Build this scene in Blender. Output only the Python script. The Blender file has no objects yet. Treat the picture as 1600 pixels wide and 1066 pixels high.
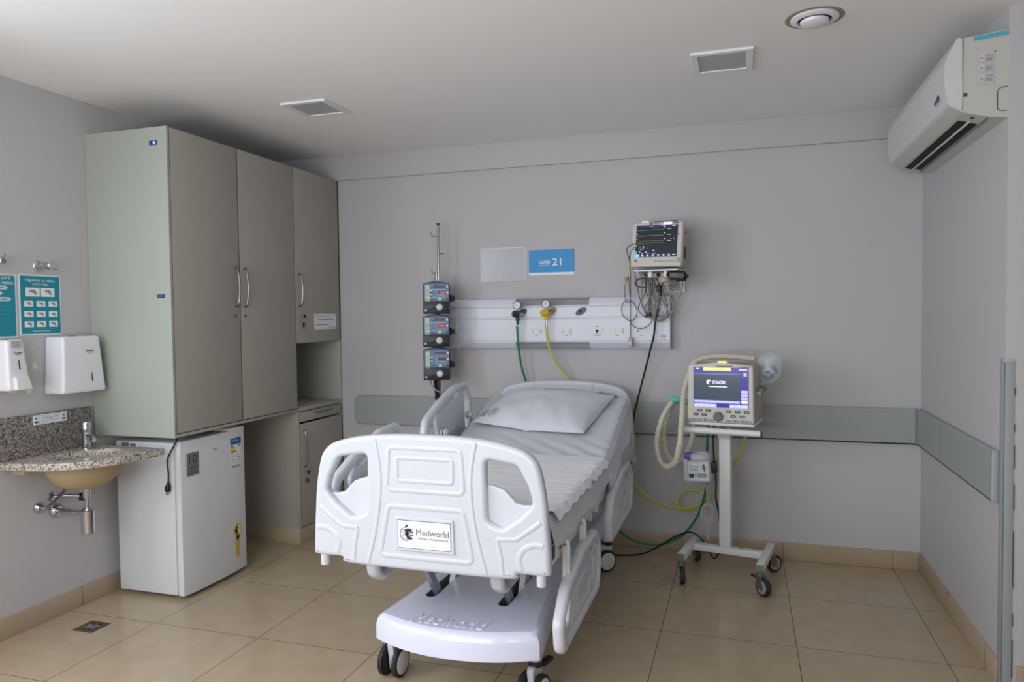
import bpy, bmesh, math, random
from mathutils import Vector, Matrix, noise
from math import sin, cos, pi, radians
random.seed(7)
S = bpy.context.scene
C = S.collection

# ------------------------------------------------------------------ camera
HT = 2.6; BY = 4.565; RX = 0.949; LX = -3.255; CORNER = 3.2; FY = -0.5; FX = 3.0
def camera():
    yaw, pitch, roll = 0.3085, -0.03521, -0.01218
    f = Vector((-sin(yaw)*cos(pitch), cos(yaw)*cos(pitch), sin(pitch)))
    r0 = Vector((cos(yaw), sin(yaw), 0)); u0 = r0.cross(f)
    r = r0*cos(roll)+u0*sin(roll); u = -r0*sin(roll)+u0*cos(roll)
    cd = bpy.data.cameras.new('camera'); co = bpy.data.objects.new('camera', cd); C.objects.link(co)
    m = Matrix((r, u, -f)).transposed().to_4x4(); m.translation = Vector((0, 0, 1.46718))
    co.matrix_world = m
    cd.sensor_width = 36; cd.lens = 1136.306/1600*36; cd.clip_start = 0.02
    S.camera = co
camera()
# ------------------------------------------------------------------ light
S.view_settings.view_transform = 'Standard'; S.view_settings.look = 'None'
S.view_settings.gamma = 1; S.view_settings.use_curve_mapping = False
S.view_settings.exposure = 0.08
w = bpy.data.worlds.new('world'); S.world = w; w.use_nodes = True
w.node_tree.nodes['Background'].inputs[0].default_value = (0.72, 0.82, 1.0, 1)
w.node_tree.nodes['Background'].inputs[1].default_value = 1.0
def area(name, loc, sx, sy, rot, power, col):
    l = bpy.data.lights.new(name, 'AREA'); l.shape = 'RECTANGLE'; l.size = sx; l.size_y = sy
    l.energy = power; l.color = col
    o = bpy.data.objects.new(name, l); C.objects.link(o); o.location = loc; o.rotation_euler = rot
    return o
# daylight entering by the balcony window behind the camera and by a narrow window; added upward lamps stand in for ground bounce on the ceiling
WIN = (-2.4, -0.3, 0.9, 2.5)
WIN2 = (0.35, 0.9, 1.0, 2.1)
WIN3 = (-0.35, 1.65, 0.9, 2.5)
area('window_sky_light', (-1.35, FY-.05, 1.93), 2.0, 1.0, (radians(68), 0, 0), 26, (0.93, 0.955, 1.0))
area('window_ground_light', (-1.35, FY-.05, 1.1), 2.0, .35, (radians(122), 0, 0), 25, (1.0, 0.995, 0.985))  # unseen upward lamp, added to brighten the ceiling
area('narrow_window_light', (.625, FY-.05, 1.6), .45, 1.0, (radians(90), 0, radians(12)), 5, (0.94, 0.96, 1.0))
area('side_window_light', (LX-.05, .65, 1.9), 1.9, 1.1, (radians(62), 0, radians(-90)), 44, (0.92, 0.95, 1.0))
area('side_window_ground_light', (LX-.05, .65, 1.1), 1.9, .35, (radians(125), 0, radians(-90)), 5, (1.0, 0.995, 0.985))  # added side fill, also aimed up at the ceiling

# ------------------------------------------------------------------ materials
def lin(c):
    return tuple(((x/255)/12.92 if x/255 <= 0.04045 else ((x/255+0.055)/1.055)**2.4) for x in c)+(1,)
MT = {}
def M(name, col=(200, 200, 200), rough=0.5, metal=0.0, var=0.04, scale=6.0, bump=0.0, bscale=60.0, emis=0, spec=0.5, trans=0.0, alpha=1.0, coat=0.0):
    if name in MT: return MT[name]
    m = bpy.data.materials.new(name); m.use_nodes = True; nt = m.node_tree; b = nt.nodes['Principled BSDF']
    b.inputs['Roughness'].default_value = rough; b.inputs['Metallic'].default_value = metal
    b.inputs['Specular IOR Level'].default_value = spec
    b.inputs['Transmission Weight'].default_value = trans; b.inputs['Alpha'].default_value = alpha
    b.inputs['Coat Weight'].default_value = coat; b.inputs['Coat Roughness'].default_value = 0.08
    L = lin(col)
    tc = nt.nodes.new('ShaderNodeTexCoord')
    n = nt.nodes.new('ShaderNodeTexNoise'); n.inputs['Scale'].default_value = scale; n.inputs['Detail'].default_value = 4
    nt.links.new(tc.outputs['Object'], n.inputs['Vector'])
    r = nt.nodes.new('ShaderNodeMix'); r.data_type = 'RGBA'
    r.inputs[6].default_value = tuple(x*(1-var) for x in L[:3])+(1,); r.inputs[7].default_value = tuple(min(1, x*(1+var)) for x in L[:3])+(1,)
    nt.links.new(n.outputs['Fac'], r.inputs[0]); nt.links.new(r.outputs[2], b.inputs['Base Color'])
    if bump:
        n2 = nt.nodes.new('ShaderNodeTexNoise'); n2.inputs['Scale'].default_value = bscale; n2.inputs['Detail'].default_value = 3
        nt.links.new(tc.outputs['Object'], n2.inputs['Vector'])
        bp = nt.nodes.new('ShaderNodeBump'); bp.inputs['Strength'].default_value = bump; bp.inputs['Distance'].default_value = 0.004
        nt.links.new(n2.outputs['Fac'], bp.inputs['Height']); nt.links.new(bp.outputs['Normal'], b.inputs['Normal'])
    if emis:
        b.inputs['Emission Color'].default_value = L; b.inputs['Emission Strength'].default_value = emis
    MT[name] = m; return m
def tile_mat(name, col, W=0.587, ox=0.808, oy=4.537, plane='xy'):
    m = M(name, col, rough=0.2, var=0.05, scale=1.7, spec=0.4); nt = m.node_tree; b = nt.nodes['Principled BSDF']
    tc = [n for n in nt.nodes if n.type == 'TEX_COORD'][0]
    mix = [n for n in nt.nodes if n.type == 'MIX'][0]
    mp = nt.nodes.new('ShaderNodeMapping'); mp.inputs['Location'].default_value = (-ox+20*W, -oy+20*W, 0)
    nt.links.new(tc.outputs['Object'], mp.inputs['Vector'])
    br = nt.nodes.new('ShaderNodeTexBrick'); br.offset = 0; br.squash = 1
    br.inputs['Scale'].default_value = 1; br.inputs['Mortar Size'].default_value = 0.0018; br.inputs['Mortar Smooth'].default_value = 0.1
    br.inputs['Brick Width'].default_value = W; br.inputs['Row Height'].default_value = W
    br.inputs['Color1'].default_value = (1, 1, 1, 1); br.inputs['Color2'].default_value = (0.955, 0.95, 0.94, 1)
    br.inputs['Mortar'].default_value = (0.22, 0.18, 0.14, 1)
    nt.links.new(mp.outputs['Vector'], br.inputs['Vector'])
    n3 = nt.nodes.new('ShaderNodeTexNoise'); n3.inputs['Scale'].default_value = 9; n3.inputs['Detail'].default_value = 8
    nt.links.new(tc.outputs['Object'], n3.inputs['Vector'])
    rr = nt.nodes.new('ShaderNodeMapRange'); rr.inputs[1].default_value = 0.3; rr.inputs[2].default_value = 0.7; rr.inputs[3].default_value = 0.94; rr.inputs[4].default_value = 1.05
    nt.links.new(n3.outputs['Fac'], rr.inputs[0])
    mu = nt.nodes.new('ShaderNodeMix'); mu.data_type = 'RGBA'; mu.blend_type = 'MULTIPLY'; mu.inputs[0].default_value = 1
    nt.links.new(mix.outputs[2], mu.inputs[6]); nt.links.new(br.outputs['Color'], mu.inputs[7])
    mv = nt.nodes.new('ShaderNodeVectorMath'); mv.operation = 'SCALE'
    nt.links.new(mu.outputs[2], mv.inputs[0]); nt.links.new(rr.outputs[0], mv.inputs['Scale'])
    nt.links.new(mv.outputs[0], b.inputs['Base Color'])
    return m
def granite_mat(name, base, dark, light):
    m = M(name, base, rough=0.25, var=0.1, scale=30); nt = m.node_tree; b = nt.nodes['Principled BSDF']
    tc = [n for n in nt.nodes if n.type == 'TEX_COORD'][0]
    v = nt.nodes.new('ShaderNodeTexVoronoi'); v.inputs['Scale'].default_value = 210
    nt.links.new(tc.outputs['Object'], v.inputs['Vector'])
    cr = nt.nodes.new('ShaderNodeValToRGB'); e = cr.color_ramp.elements
    cr.color_ramp.interpolation = 'CONSTANT'
    e[0].position = 0; e[0].color = lin(dark); e[1].position = 0.11; e[1].color = lin(base)
    x = e.new(0.42); x.color = lin(light); x = e.new(0.62); x.color = lin(base); x = e.new(0.8); x.color = lin(tuple((a+d)//2 for a, d in zip(base, dark)))
    sp = nt.nodes.new('ShaderNodeSeparateColor'); nt.links.new(v.outputs['Color'], sp.inputs[0])
    nt.links.new(sp.outputs[0], cr.inputs[0]); nt.links.new(cr.outputs[0], b.inputs['Base Color'])
    return m

wallp = M('wall_paint', (193, 191, 193), 0.75, var=0.03, scale=1.2, bump=0.08, bscale=220)
ceilp = M('ceiling_paint', (240, 240, 240), 0.9, var=0.02, scale=0.8)
floorm = tile_mat('floor_tile', (184, 166, 140))
basem = M('baseboard_tile', (178, 160, 136), 0.35, var=0.07, scale=5)
grout = M('grout', (95, 80, 62), 0.8)
railm = M('bumper_vinyl', (160, 166, 166), 0.55, var=0.03, bump=0.05, bscale=300)
guardm = M('guard_vinyl', (160, 166, 170), 0.5)
laminate = M('laminate', (166, 163, 153), 0.5, var=0.03, scale=3, bump=0.12, bscale=500)
laminate_in = M('laminate_side', (167, 173, 162), 0.5, var=0.03, scale=2, bump=0.1, bscale=500)
edge = M('laminate_edge', (80, 74, 66), 0.6)
white = M('white_plastic', (232, 233, 238), 0.32, var=0.015, scale=3, coat=0.1)
bedw = M('bed_plastic', (207, 211, 219), 0.3, var=0.012, scale=2, coat=0.15)
basew = M('bed_cover_gloss', (226, 229, 248), 0.18, var=0.012, coat=0.5)
steelw = M('white_enamel', (222, 225, 224), 0.35, var=0.02)
fridgew = M('fridge_enamel', (222, 226, 229), 0.35, var=0.015, scale=2)
chrome = M('chrome', (205, 207, 212), 0.12, metal=1)
steel = M('steel', (165, 165, 165), 0.3, metal=1)
black = M('black_plastic', (22, 22, 24), 0.45)
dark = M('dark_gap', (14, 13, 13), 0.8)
rubber = M('rubber', (38, 38, 40), 0.6)
greyp = M('grey_plastic', (120, 122, 126), 0.5)
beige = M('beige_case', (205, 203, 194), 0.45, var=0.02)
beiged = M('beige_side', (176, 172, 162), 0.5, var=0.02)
granite = granite_mat('granite', (192, 184, 170), (58, 54, 54), (212, 205, 194))
granite_d = granite_mat('granite_splash', (134, 128, 122), (50, 48, 50), (176, 168, 158))
sheetm = M('sheet_cotton', (206, 209, 218), 0.85, var=0.03, scale=3, bump=0.15, bscale=120)
drawm = M('draw_sheet_fleece', (240, 242, 247), 0.9, var=0.02, bump=0.35, bscale=90)
pillm = M('pillow_cotton', (216, 219, 228), 0.85, var=0.02, bump=0.12, bscale=90)
ink = M('dark_ink', (40, 38, 70), 0.6)
inkg = M('grey_ink', (110, 112, 116), 0.6)
green = M('green_hose', (20, 128, 92), 0.4)
greend = M('dark_green', (20, 60, 48), 0.4)
yellow = M('yellow_fitting', (226, 186, 30), 0.4)
ochre = M('ochre_plate', (168, 122, 20), 0.45)
yhose = M('yellow_hose', (206, 204, 92), 0.3, alpha=0.9)
yhose2 = M('pale_yellow_hose', (214, 212, 140), 0.3)
cable = M('grey_cable', (150, 148, 140), 0.5)
cabled = M('dark_cable', (105, 104, 98), 0.5)
corr = M('corrugated_plastic', (216, 212, 196), 0.4, alpha=0.93)
teal = M('teal_plastic', (70, 200, 175), 0.4)
paper = M('paper', (232, 233, 236), 0.8)
posterm = M('poster_teal', (26, 140, 160), 0.6)
posterl = M('poster_light', (205, 216, 222), 0.7)
posterf = M('poster_faint', (70, 160, 182), 0.7)
skin = M('drawing_grey', (160, 148, 136), 0.7)
signb = M('sign_blue', (48, 150, 214), 0.5)
signw = M('sign_white', (238, 242, 246), 0.5)
red = M('red_print', (190, 30, 34), 0.5)
blueink = M('blue_sticker', (30, 88, 160), 0.5)
navy = M('navy_sticker', (30, 50, 105), 0.5)
pumpb = M('pump_blue', (98, 128, 162), 0.4)
pumpc = M('pump_case', (60, 84, 108), 0.45)
pumpl = M('pump_pale_strip', (196, 214, 190), 0.5)
pumpk = M('pump_black', (30, 31, 38), 0.4)
ledo = M('led_off', (92, 16, 20), 0.3)
ledr = M('led_red', (255, 36, 44), 0.3, emis=.9)
btn_g = M('button_green', (40, 160, 80), 0.4)
btn_r = M('button_crimson', (150, 20, 50), 0.4)
btn_w = M('button_white', (215, 220, 224), 0.4)
scr = M('monitor_screen', (28, 32, 42), 0.15, emis=0.5)
scrn = M('monitor_bar', (44, 40, 84), 0.2, emis=0.6)
scrb = M('screen_cyan', (96, 186, 246), 0.2, emis=0.8)
scrw = M('screen_white', (220, 226, 240), 0.2, emis=0.8)
scry = M('screen_yellow', (186, 176, 96), 0.2, emis=0.6)
scrg = M('screen_green', (110, 190, 110), 0.2, emis=0.6)
vsc = M('ventilator_screen', (66, 78, 90), 0.15, emis=0.55)
vscp = M('ventilator_purple', (62, 52, 130), 0.15, emis=0.8)
vscl = M('ventilator_lilac', (168, 172, 252), 0.15, emis=0.9)
vscy = M('ventilator_yellow', (224, 226, 110), 0.15, emis=0.8)
amber = M('amber_lamp', (255, 176, 60), 0.3, emis=1.6)
bowl_out = M('basin_underside', (178, 158, 124), 0.6, var=0.08, scale=10)
ceram = M('ceramic', (226, 228, 228), 0.15)
cream = M('cream_plastic', (228, 228, 224), 0.4)
glassm = M('bag_film', (225, 235, 240), 0.15, alpha=0.28, spec=0.8)
film = M('sleeve_film', (214, 216, 224), 0.2, alpha=0.55, spec=0.6)
diff = M('lamp_diffuser', (178, 180, 180), 0.5, bump=0.1, bscale=200)
dirt = M('dust_stain', (150, 128, 100), 0.9, alpha=0.35)
putty = M('putty_patch', (222, 222, 222), 0.9)
tape = M('blue_tape', (90, 176, 200), 0.5)
acw = M('ac_white', (208, 212, 212), 0.35, var=0.015)
acs = M('ac_side', (196, 196, 190), 0.5, var=0.015)

# ------------------------------------------------------------------ geometry helpers
def V(*a): return Vector(a)
def cr(pts, n=8, closed=False):
    P = [Vector(p) for p in pts]; out = []; N = len(P)
    segs = N if closed else N-1
    for i in range(segs):
        g = (lambda k: P[k % N]) if closed else (lambda k: P[max(0, min(N-1, k))])
        a, b, c, d = g(i-1), g(i), g(i+1), g(i+2)
        for j in range(n):
            t = j/n
            out.append(0.5*((2*b)+(-a+c)*t+(2*a-5*b+4*c-d)*t*t+(-a+3*b-3*c+d)*t**3))
    if not closed: out.append(P[-1].copy())
    return out
def rpoly(pts, r, n=5):
    out = []; N = len(pts)
    for i, p in enumerate(pts):
        rr = p[2] if len(p) > 2 else r
        p = Vector(p[:2]); a = Vector(pts[i-1][:2]); b = Vector(pts[(i+1) % N][:2])
        da = (a-p); db = (b-p)
        if rr <= 0: out.append(p); continue
        ang = da.angle(db); t = min(rr/max(math.tan(ang/2), .05), da.length*.48, db.length*.48)
        p0 = p+da.normalized()*t; p1 = p+db.normalized()*t
        for k in range(n+1):
            s = k/n; out.append(p0*(1-s)**2+p*2*s*(1-s)+p1*s*s)
    return out
TXT = {}
def textgeo(s):
    if s not in TXT:
        cu = bpy.data.curves.new('t', 'FONT'); cu.body = s; cu.align_x = 'CENTER'; cu.align_y = 'CENTER'; cu.size = 1
        ob = bpy.data.objects.new('t', cu); me = bpy.data.meshes.new_from_object(ob)
        vs = [v.co.copy() for v in me.vertices]; fs = [tuple(p.vertices) for p in me.polygons]
        bpy.data.objects.remove(ob); bpy.data.curves.remove(cu); bpy.data.meshes.remove(me)
        x0 = min(v.x for v in vs); x1 = max(v.x for v in vs); y0 = min(v.y for v in vs); y1 = max(v.y for v in vs)
        vs = [Vector((v.x-(x0+x1)/2, v.y-(y0+y1)/2, 0)) for v in vs]
        TXT[s] = (vs, fs, x1-x0, y1-y0)
    return TXT[s]
def plategeo(outer, holes, thick, bev, res=3):
    cu = bpy.data.curves.new('p', 'CURVE'); cu.dimensions = '2D'; cu.fill_mode = 'BOTH'
    cu.extrude = thick/2-bev; cu.bevel_depth = bev; cu.bevel_resolution = res; cu.offset = -bev
    for L in [outer]+list(holes):
        sp = cu.splines.new('POLY'); sp.points.add(len(L)-1); sp.use_cyclic_u = True
        for q, p in zip(sp.points, L): q.co = (p[0], p[1], 0, 1)
    ob = bpy.data.objects.new('p', cu); me = bpy.data.meshes.new_from_object(ob)
    vs = [v.co.copy() for v in me.vertices]; fs = [tuple(p.vertices) for p in me.polygons]
    bpy.data.objects.remove(ob); bpy.data.curves.remove(cu); bpy.data.meshes.remove(me)
    return vs, fs
def frame(o, x, y):
    """matrix whose local x, y axes are given, z = outward normal"""
    x = Vector(x).normalized(); y = Vector(y).normalized(); z = x.cross(y)
    m = Matrix((x, y, z)).transposed().to_4x4(); m.translation = Vector(o); return m
class MB:
    def __init__(s, T=None):
        s.v = []; s.f = []; s.mi = []; s.mats = []; s.T = T.copy() if T else Matrix.Identity(4)
    def idx(s, m):
        if m not in s.mats: s.mats.append(m)
        return s.mats.index(m)
    def add(s, vs, fs, m, T=None):
        n = len(s.v); T = s.T @ T if T is not None else s.T
        s.v += [T @ Vector(v) for v in vs]; s.f += [tuple(i+n for i in f) for f in fs]; s.mi += [s.idx(m)]*len(fs)
        return s
    def bm(s, b, m, T=None):
        b.verts.index_update(); vs = [v.co.copy() for v in b.verts]; fs = [tuple(v.index for v in f.verts) for f in b.faces]; b.free()
        return s.add(vs, fs, m, T)
    def box(s, a, b, m, bev=0.0, T=None, seg=2):
        bb = bmesh.new(); bmesh.ops.create_cube(bb, size=1)
        c = [(a[i]+b[i])/2 for i in range(3)]; d = [abs(b[i]-a[i]) for i in range(3)]
        for v in bb.verts: v.co = Vector((c[0]+v.co.x*d[0], c[1]+v.co.y*d[1], c[2]+v.co.z*d[2]))
        bev = min(bev, min(d)*.45)
        if bev > 0: bmesh.ops.bevel(bb, geom=bb.edges[:], offset=bev, segments=seg, affect='EDGES', profile=0.5)
        return s.bm(bb, m, T)
    def cyl(s, p0, p1, r, m, n=20, r2=None, bev=0.0):
        p0 = Vector(p0); p1 = Vector(p1); r2 = r if r2 is None else r2
        h = (p1-p0).length; q = (p1-p0).to_track_quat('Z', 'Y').to_matrix().to_4x4(); q.translation = p0
        pr = [(0, 0), (r-bev, 0), (r, bev), (r2, h-bev), (r2-bev, h), (0, h)] if bev else [(0, 0), (r, 0), (r2, h), (0, h)]
        return s.lathe(pr, m, q, n)
    def lathe(s, pr, m, T=None, n=24):
        vs = []; fs = []; rows = []
        for (r, z) in pr:
            if r < 1e-6: rows.append([len(vs)]); vs.append(V(0, 0, z))
            else:
                rows.append(list(range(len(vs), len(vs)+n)))
                vs += [V(r*cos(2*pi*k/n), r*sin(2*pi*k/n), z) for k in range(n)]
        for a, b in zip(rows, rows[1:]):
            for k in range(n):
                k2 = (k+1) % n
                if len(a) == 1 and len(b) == 1: continue
                if len(a) == 1: fs.append((a[0], b[k2], b[k]))
                elif len(b) == 1: fs.append((a[k], a[k2], b[0]))
                else: fs.append((a[k], a[k2], b[k2], b[k]))
        return s.add(vs, fs, m, T)
    def tube(s, pts, r, m, n=8, k=8, closed=False, rf=None, T=None):
        P = cr(pts, k, closed) if k > 1 else [Vector(p) for p in pts]
        N = len(P); vs = []; fs = []; up = None
        for i, p in enumerate(P):
            a = P[(i-1) % N] if closed or i > 0 else p; b = P[(i+1) % N] if closed or i < N-1 else p
            t = (b-a)
            t = t.normalized() if t.length > 1e-9 else V(0, 0, 1)
            if up is None:
                up = V(0, 0, 1) if abs(t.z) < .9 else V(1, 0, 0)
            up = (up-t*up.dot(t))
            up = up.normalized() if up.length > 1e-6 else t.orthogonal().normalized()
            sd = t.cross(up)
            R = rf(i, N) if rf else r
            vs += [p+(up*cos(2*pi*j/n)+sd*sin(2*pi*j/n))*R for j in range(n)]
        for i in range(N if closed else N-1):
            for j in range(n):
                a = i*n+j; b = i*n+(j+1) % n; c = ((i+1) % N)*n+(j+1) % n; d = ((i+1) % N)*n+j
                fs.append((a, d, c, b))
        if not closed:
            fs.append(tuple(range(n))); fs.append(tuple(reversed(range((N-1)*n, N*n))))
        return s.add(vs, fs, m, T)
    def hose(s, pts, r, m, amp=0.003, pitch=0.009, n=12):
        P = cr(pts, 12); L = [0]
        for a, b in zip(P, P[1:]): L.append(L[-1]+(b-a).length)
        tot = L[-1]; cnt = max(8, int(tot/pitch*4)); Q = []; j = 0
        for i in range(cnt+1):
            d = tot*i/cnt
            while j < len(L)-2 and L[j+1] < d: j += 1
            t = (d-L[j])/max(1e-9, L[j+1]-L[j]); Q.append(P[j].lerp(P[j+1], min(1, t)))
        return s.tube(Q, r, m, n, 1, rf=lambda i, N: r+(amp if i % 4 in (1, 2) else 0))
    def plate(s, outer, m, thick, bev=0.0, holes=(), T=None, res=3):
        vs, fs = plategeo(outer, holes, thick, bev, res); return s.add(vs, fs, m, T)
    def grid(s, nu, nv, fn, m, T=None, flip=False):
        vs = [Vector(fn(i/nu, j/nv)) for i in range(nu+1) for j in range(nv+1)]; fs = []
        for i in range(nu):
            for j in range(nv):
                a = i*(nv+1)+j; q = (a, a+1, a+nv+2, a+nv+1); fs.append(q[::-1] if flip else q)
        return s.add(vs, fs, m, T)
    # flat graphics on a local frame F (z outward)
    def rect(s, F, x, y, wd, h, m, z=0.0006, r=0.0, t=0.0008):
        if r > 0:
            pts = rpoly([(x-wd/2, y-h/2), (x+wd/2, y-h/2), (x+wd/2, y+h/2), (x-wd/2, y+h/2)], r)
            n = len(pts); vs = [V(p[0], p[1], z+t) for p in pts]+[V(p[0], p[1], z-.001) for p in pts]
            fs = [tuple(range(n))]+[(i, i+n, (i+1) % n+n, (i+1) % n) for i in range(n)]
            return s.add(vs, fs, m, F)
        return s.box((x-wd/2, y-h/2, z-.0006), (x+wd/2, y+h/2, z+t), m, T=F)
    def text(s, F, st, x, y, wd, m, z=0.0016, h=None, shear=0.0, thick=0.0):
        vs, fs, W0, H0 = textgeo(st); k = wd/W0; ky = (h/H0) if h else k
        vv = [V(x+v.x*k+shear*v.y*ky, y+v.y*ky, z) for v in vs]
        return s.add(vv, fs, m, F)
    def marks(s, F, x, y, wd, h, m, z=0.0012, seed=1):
        r_ = random.Random(seed); p = x-wd/2; n = max(3, int(wd/(h*.8))); st = wd/n
        for k in range(n):
            a = st*r_.uniform(.45, .8); hh = h*r_.choice((.65, .65, 1)); s.rect(F, p+st*.5, y-(h-hh)/2, a, hh, m, z); p += st
        return s
    def disc(s, F, x, y, r, m, z=0.0, t=0.002, n=20):
        return s.lathe([(0, z-.0005), (r, z-.0005), (r, z+t), (0, z+t)], m, F @ Matrix.Translation((x, y, 0)), n)
    def build(s, name, parent=None, label=None, smooth=35):
        me = bpy.data.meshes.new(name); W = WM.get(parent, Matrix.Identity(4)).inverted()
        me.from_pydata([W @ v for v in s.v], [], s.f)
        for m in s.mats: me.materials.append(m)
        me.polygons.foreach_set('material_index', s.mi)
        me.polygons.foreach_set('use_smooth', [True]*len(me.polygons)); me.update()
        me.set_sharp_from_angle(angle=radians(smooth))
        o = bpy.data.objects.new(name, me); C.objects.link(o)
        if parent: o.parent = parent
        WM[o] = WM.get(parent, Matrix.Identity(4))
        if label: o['label'] = label
        return o
WM = {}
def thing(name, label, cat, loc=(0, 0, 0), group=None):
    o = bpy.data.objects.new(name, None); C.objects.link(o); o.location = loc; o.empty_display_size = 0.05
    WM[o] = Matrix.Translation(Vector(loc)); o['label'] = label; o['category'] = cat
    if group: o['group'] = group
    return o
def tag(o, label, cat, group=None):
    o['label'] = label; o['category'] = cat
    if group: o['group'] = group
    return o
def origin(o):
    """move a top-level mesh's origin to the bottom centre of its box"""
    me = o.data; xs = [v.co for v in me.vertices]
    c = V((min(v.x for v in xs)+max(v.x for v in xs))/2, (min(v.y for v in xs)+max(v.y for v in xs))/2, min(v.z for v in xs))
    me.transform(Matrix.Translation(-c)); o.location = c; return o
def single(mb, name, label, cat, group=None):
    return tag(origin(mb.build(name)), label, cat, group)
def struct(mb, name, parent=None):
    o = mb.build(name, parent)
    if not parent: o['kind'] = 'structure'
    return o
def dup(root, off, label, parts=True, rotz=None):
    r = root.copy(); C.objects.link(r); r.location = root.location+Vector(off); r['label'] = label
    if rotz is not None: r.rotation_euler[2] = rotz
    for ch in list(root.children):
        c = ch.copy(); C.objects.link(c); c.parent = r
        for g in list(ch.children):
            d = g.copy(); C.objects.link(d); d.parent = c
    return r
XN = lambda o: frame(o, (0, 1, 0), (0, 0, 1))      # faces +X
YN = lambda o: frame(o, (1, 0, 0), (0, 0, 1))      # faces -Y
XM = lambda o: frame(o, (0, -1, 0), (0, 0, 1))     # faces -X
ZN = lambda o: frame(o, (1, 0, 0), (0, 1, 0))      # faces up

# ------------------------------------------------------------------ room shell
struct(MB().box((LX-.15, FY-.15, -.12), (FX+.15, BY+.15, 0), floorm), 'floor')
struct(MB().box((LX-.15, FY-.15, HT), (FX+.15, BY+.15, HT+.12), ceilp), 'ceiling')
struct(MB().box((LX-.15, BY, 0), (RX+.001, BY+.15, HT), wallp), 'wall_back')
struct(MB().box((LX-.15, BY-.022, 2.43), (RX, BY, HT), wallp, .002), 'trim_1')
wl = MB()
for a, b, c, d in ((FY-.15, WIN3[0], 0, HT), (WIN3[0], WIN3[1], 0, WIN3[2]), (WIN3[0], WIN3[1], WIN3[3], HT), (WIN3[1], BY, 0, HT)): wl.box((LX-.15, a, c), (LX, b, d), wallp)
struct(wl, 'wall_left')
struct(MB().box((RX, CORNER, 0), (FX+.15, BY+.15, HT), wallp), 'wall_right')
struct(MB().box((FX, FY-.15, 0), (FX+.15, CORNER, HT), wallp), 'wall_far_right')
wf = MB()
xs = [(LX, WIN[0], 0, HT), (WIN[0], WIN[1], 0, WIN[2]), (WIN[0], WIN[1], WIN[3], HT), (WIN[1], WIN2[0], 0, HT), (WIN2[0], WIN2[1], 0, WIN2[2]), (WIN2[0], WIN2[1], WIN2[3], HT), (WIN2[1], FX, 0, HT)]
for a, b, c, d in xs: wf.box((a, FY-.15, c), (b, FY, d), wallp)
struct(wf, 'wall_front')
fr = M('window_aluminium', (200, 200, 200), 0.4, metal=0.6)
for k, (W_, nx_) in enumerate(((WIN, 2), (WIN2, 1))):
    wn = MB()
    for i in range(nx_+1):
        x = W_[0]+.02+(W_[1]-W_[0]-.04)*i/nx_; wn.box((x-.02, FY-.13, W_[2]), (x+.02, FY-.09, W_[3]), fr)
    for z in (W_[2]+.02, W_[3]-.02): wn.box((W_[0], FY-.13, z-.02), (W_[1], FY-.09, z+.02), fr)
    struct(wn, 'window_%d' % (k+1))
wn = MB()
for y in (WIN3[0]+.02, (WIN3[0]+WIN3[1])/2, WIN3[1]-.02): wn.box((LX-.13, y-.02, WIN3[2]), (LX-.09, y+.02, WIN3[3]), fr)
for z in (WIN3[2]+.02, WIN3[3]-.02): wn.box((LX-.13, WIN3[0], z-.02), (LX-.09, WIN3[1], z+.02), fr)
struct(wn, 'window_3')
# door opening trim far right of the return wall (granite jamb)
struct(MB().box((1.032, CORNER-.02, 0), (1.2, CORNER+.0, 1.0), granite_d, .003), 'trim_2')
# baseboards of tile with joints
def baseboard(name, x0, y0, x1, y1, joints, nrm):
    m = MB(); t = .012; h = .1
    m.box((min(x0, x1+nrm[0]*t if x0 == x1 else x0), min(y0, y1+nrm[1]*t if y0 == y1 else y0), 0),
          (max(x0+nrm[0]*t if x0 == x1 else x1, x1), max(y0+nrm[1]*t if y0 == y1 else y1, y1), h), basem, .002)
    for j in joints:
        if x0 == x1: a = (x0, j-.0012, .001); b = (x0+nrm[0]*(t+.0006), j+.0012, h+.0004)
        else: a = (j-.0012, y0, .001); b = (j+.0012, y0+nrm[1]*(t+.0006), h+.0004)
        m.box([min(p, q) for p, q in zip(a, b)], [max(p, q) for p, q in zip(a, b)], grout)
    struct(m, name)
baseboard('baseboard_back', -2.72, BY, RX, BY, [-2.128, -1.54, -.953, -.366, .221, .808], (0, -1))
baseboard('baseboard_left', LX, FY, LX, 2.94+1.6, [-.15, .43, 1.02, 1.6, 2.19, 2.845, 3.36], (1, 0))
baseboard('baseboard_right', RX, CORNER+.045, RX, BY-.012, [3.363, 3.95], (-1, 0))
baseboard('baseboard_return', RX+.045, CORNER, 1.03, CORNER, [], (0, -1))
# wall protection bumpers
def bumper_profile(d=.03, z0=.712, z1=.918):
    return rpoly([(0, z0, 0), (d, z0, .015), (d, z1, .015), (0, z1, 0)], .015, 4)
def extr(m, prof, x0, x1, mat, T):
    n = len(prof); vs = [V(x0, p[0], p[1]) for p in prof]+[V(x1, p[0], p[1]) for p in prof]
    fs = [(i, (i+1) % n, (i+1) % n+n, i+n) for i in range(n)]+[tuple(reversed(range(n))), tuple(range(n, 2*n))]
    return m.add(vs, fs, mat, T)
seam = M('bumper_joint', (120, 126, 128), 0.6)
TB = Matrix(((1, 0, 0, 0), (0, -1, 0, BY), (0, 0, 1, 0), (0, 0, 0, 1)))
m = MB(); n = 12
outer = rpoly([(-2.62, .715, .05), (RX-.002, .715, .001), (RX-.002, .918, .001), (-2.62, .918, .05)], .05)
m.plate(outer, railm, .028, .008, T=frame((0, BY-.014, 0), (1, 0, 0), (0, 0, 1)))
m.box((RX-.034, BY-.0295, .714), (RX-.030, BY, .919), seam)
single(m, 'wall_bumper', 'long grey wall protection rail behind the hospital bed on the back wall', 'wall bumper')
m = MB()
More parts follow.
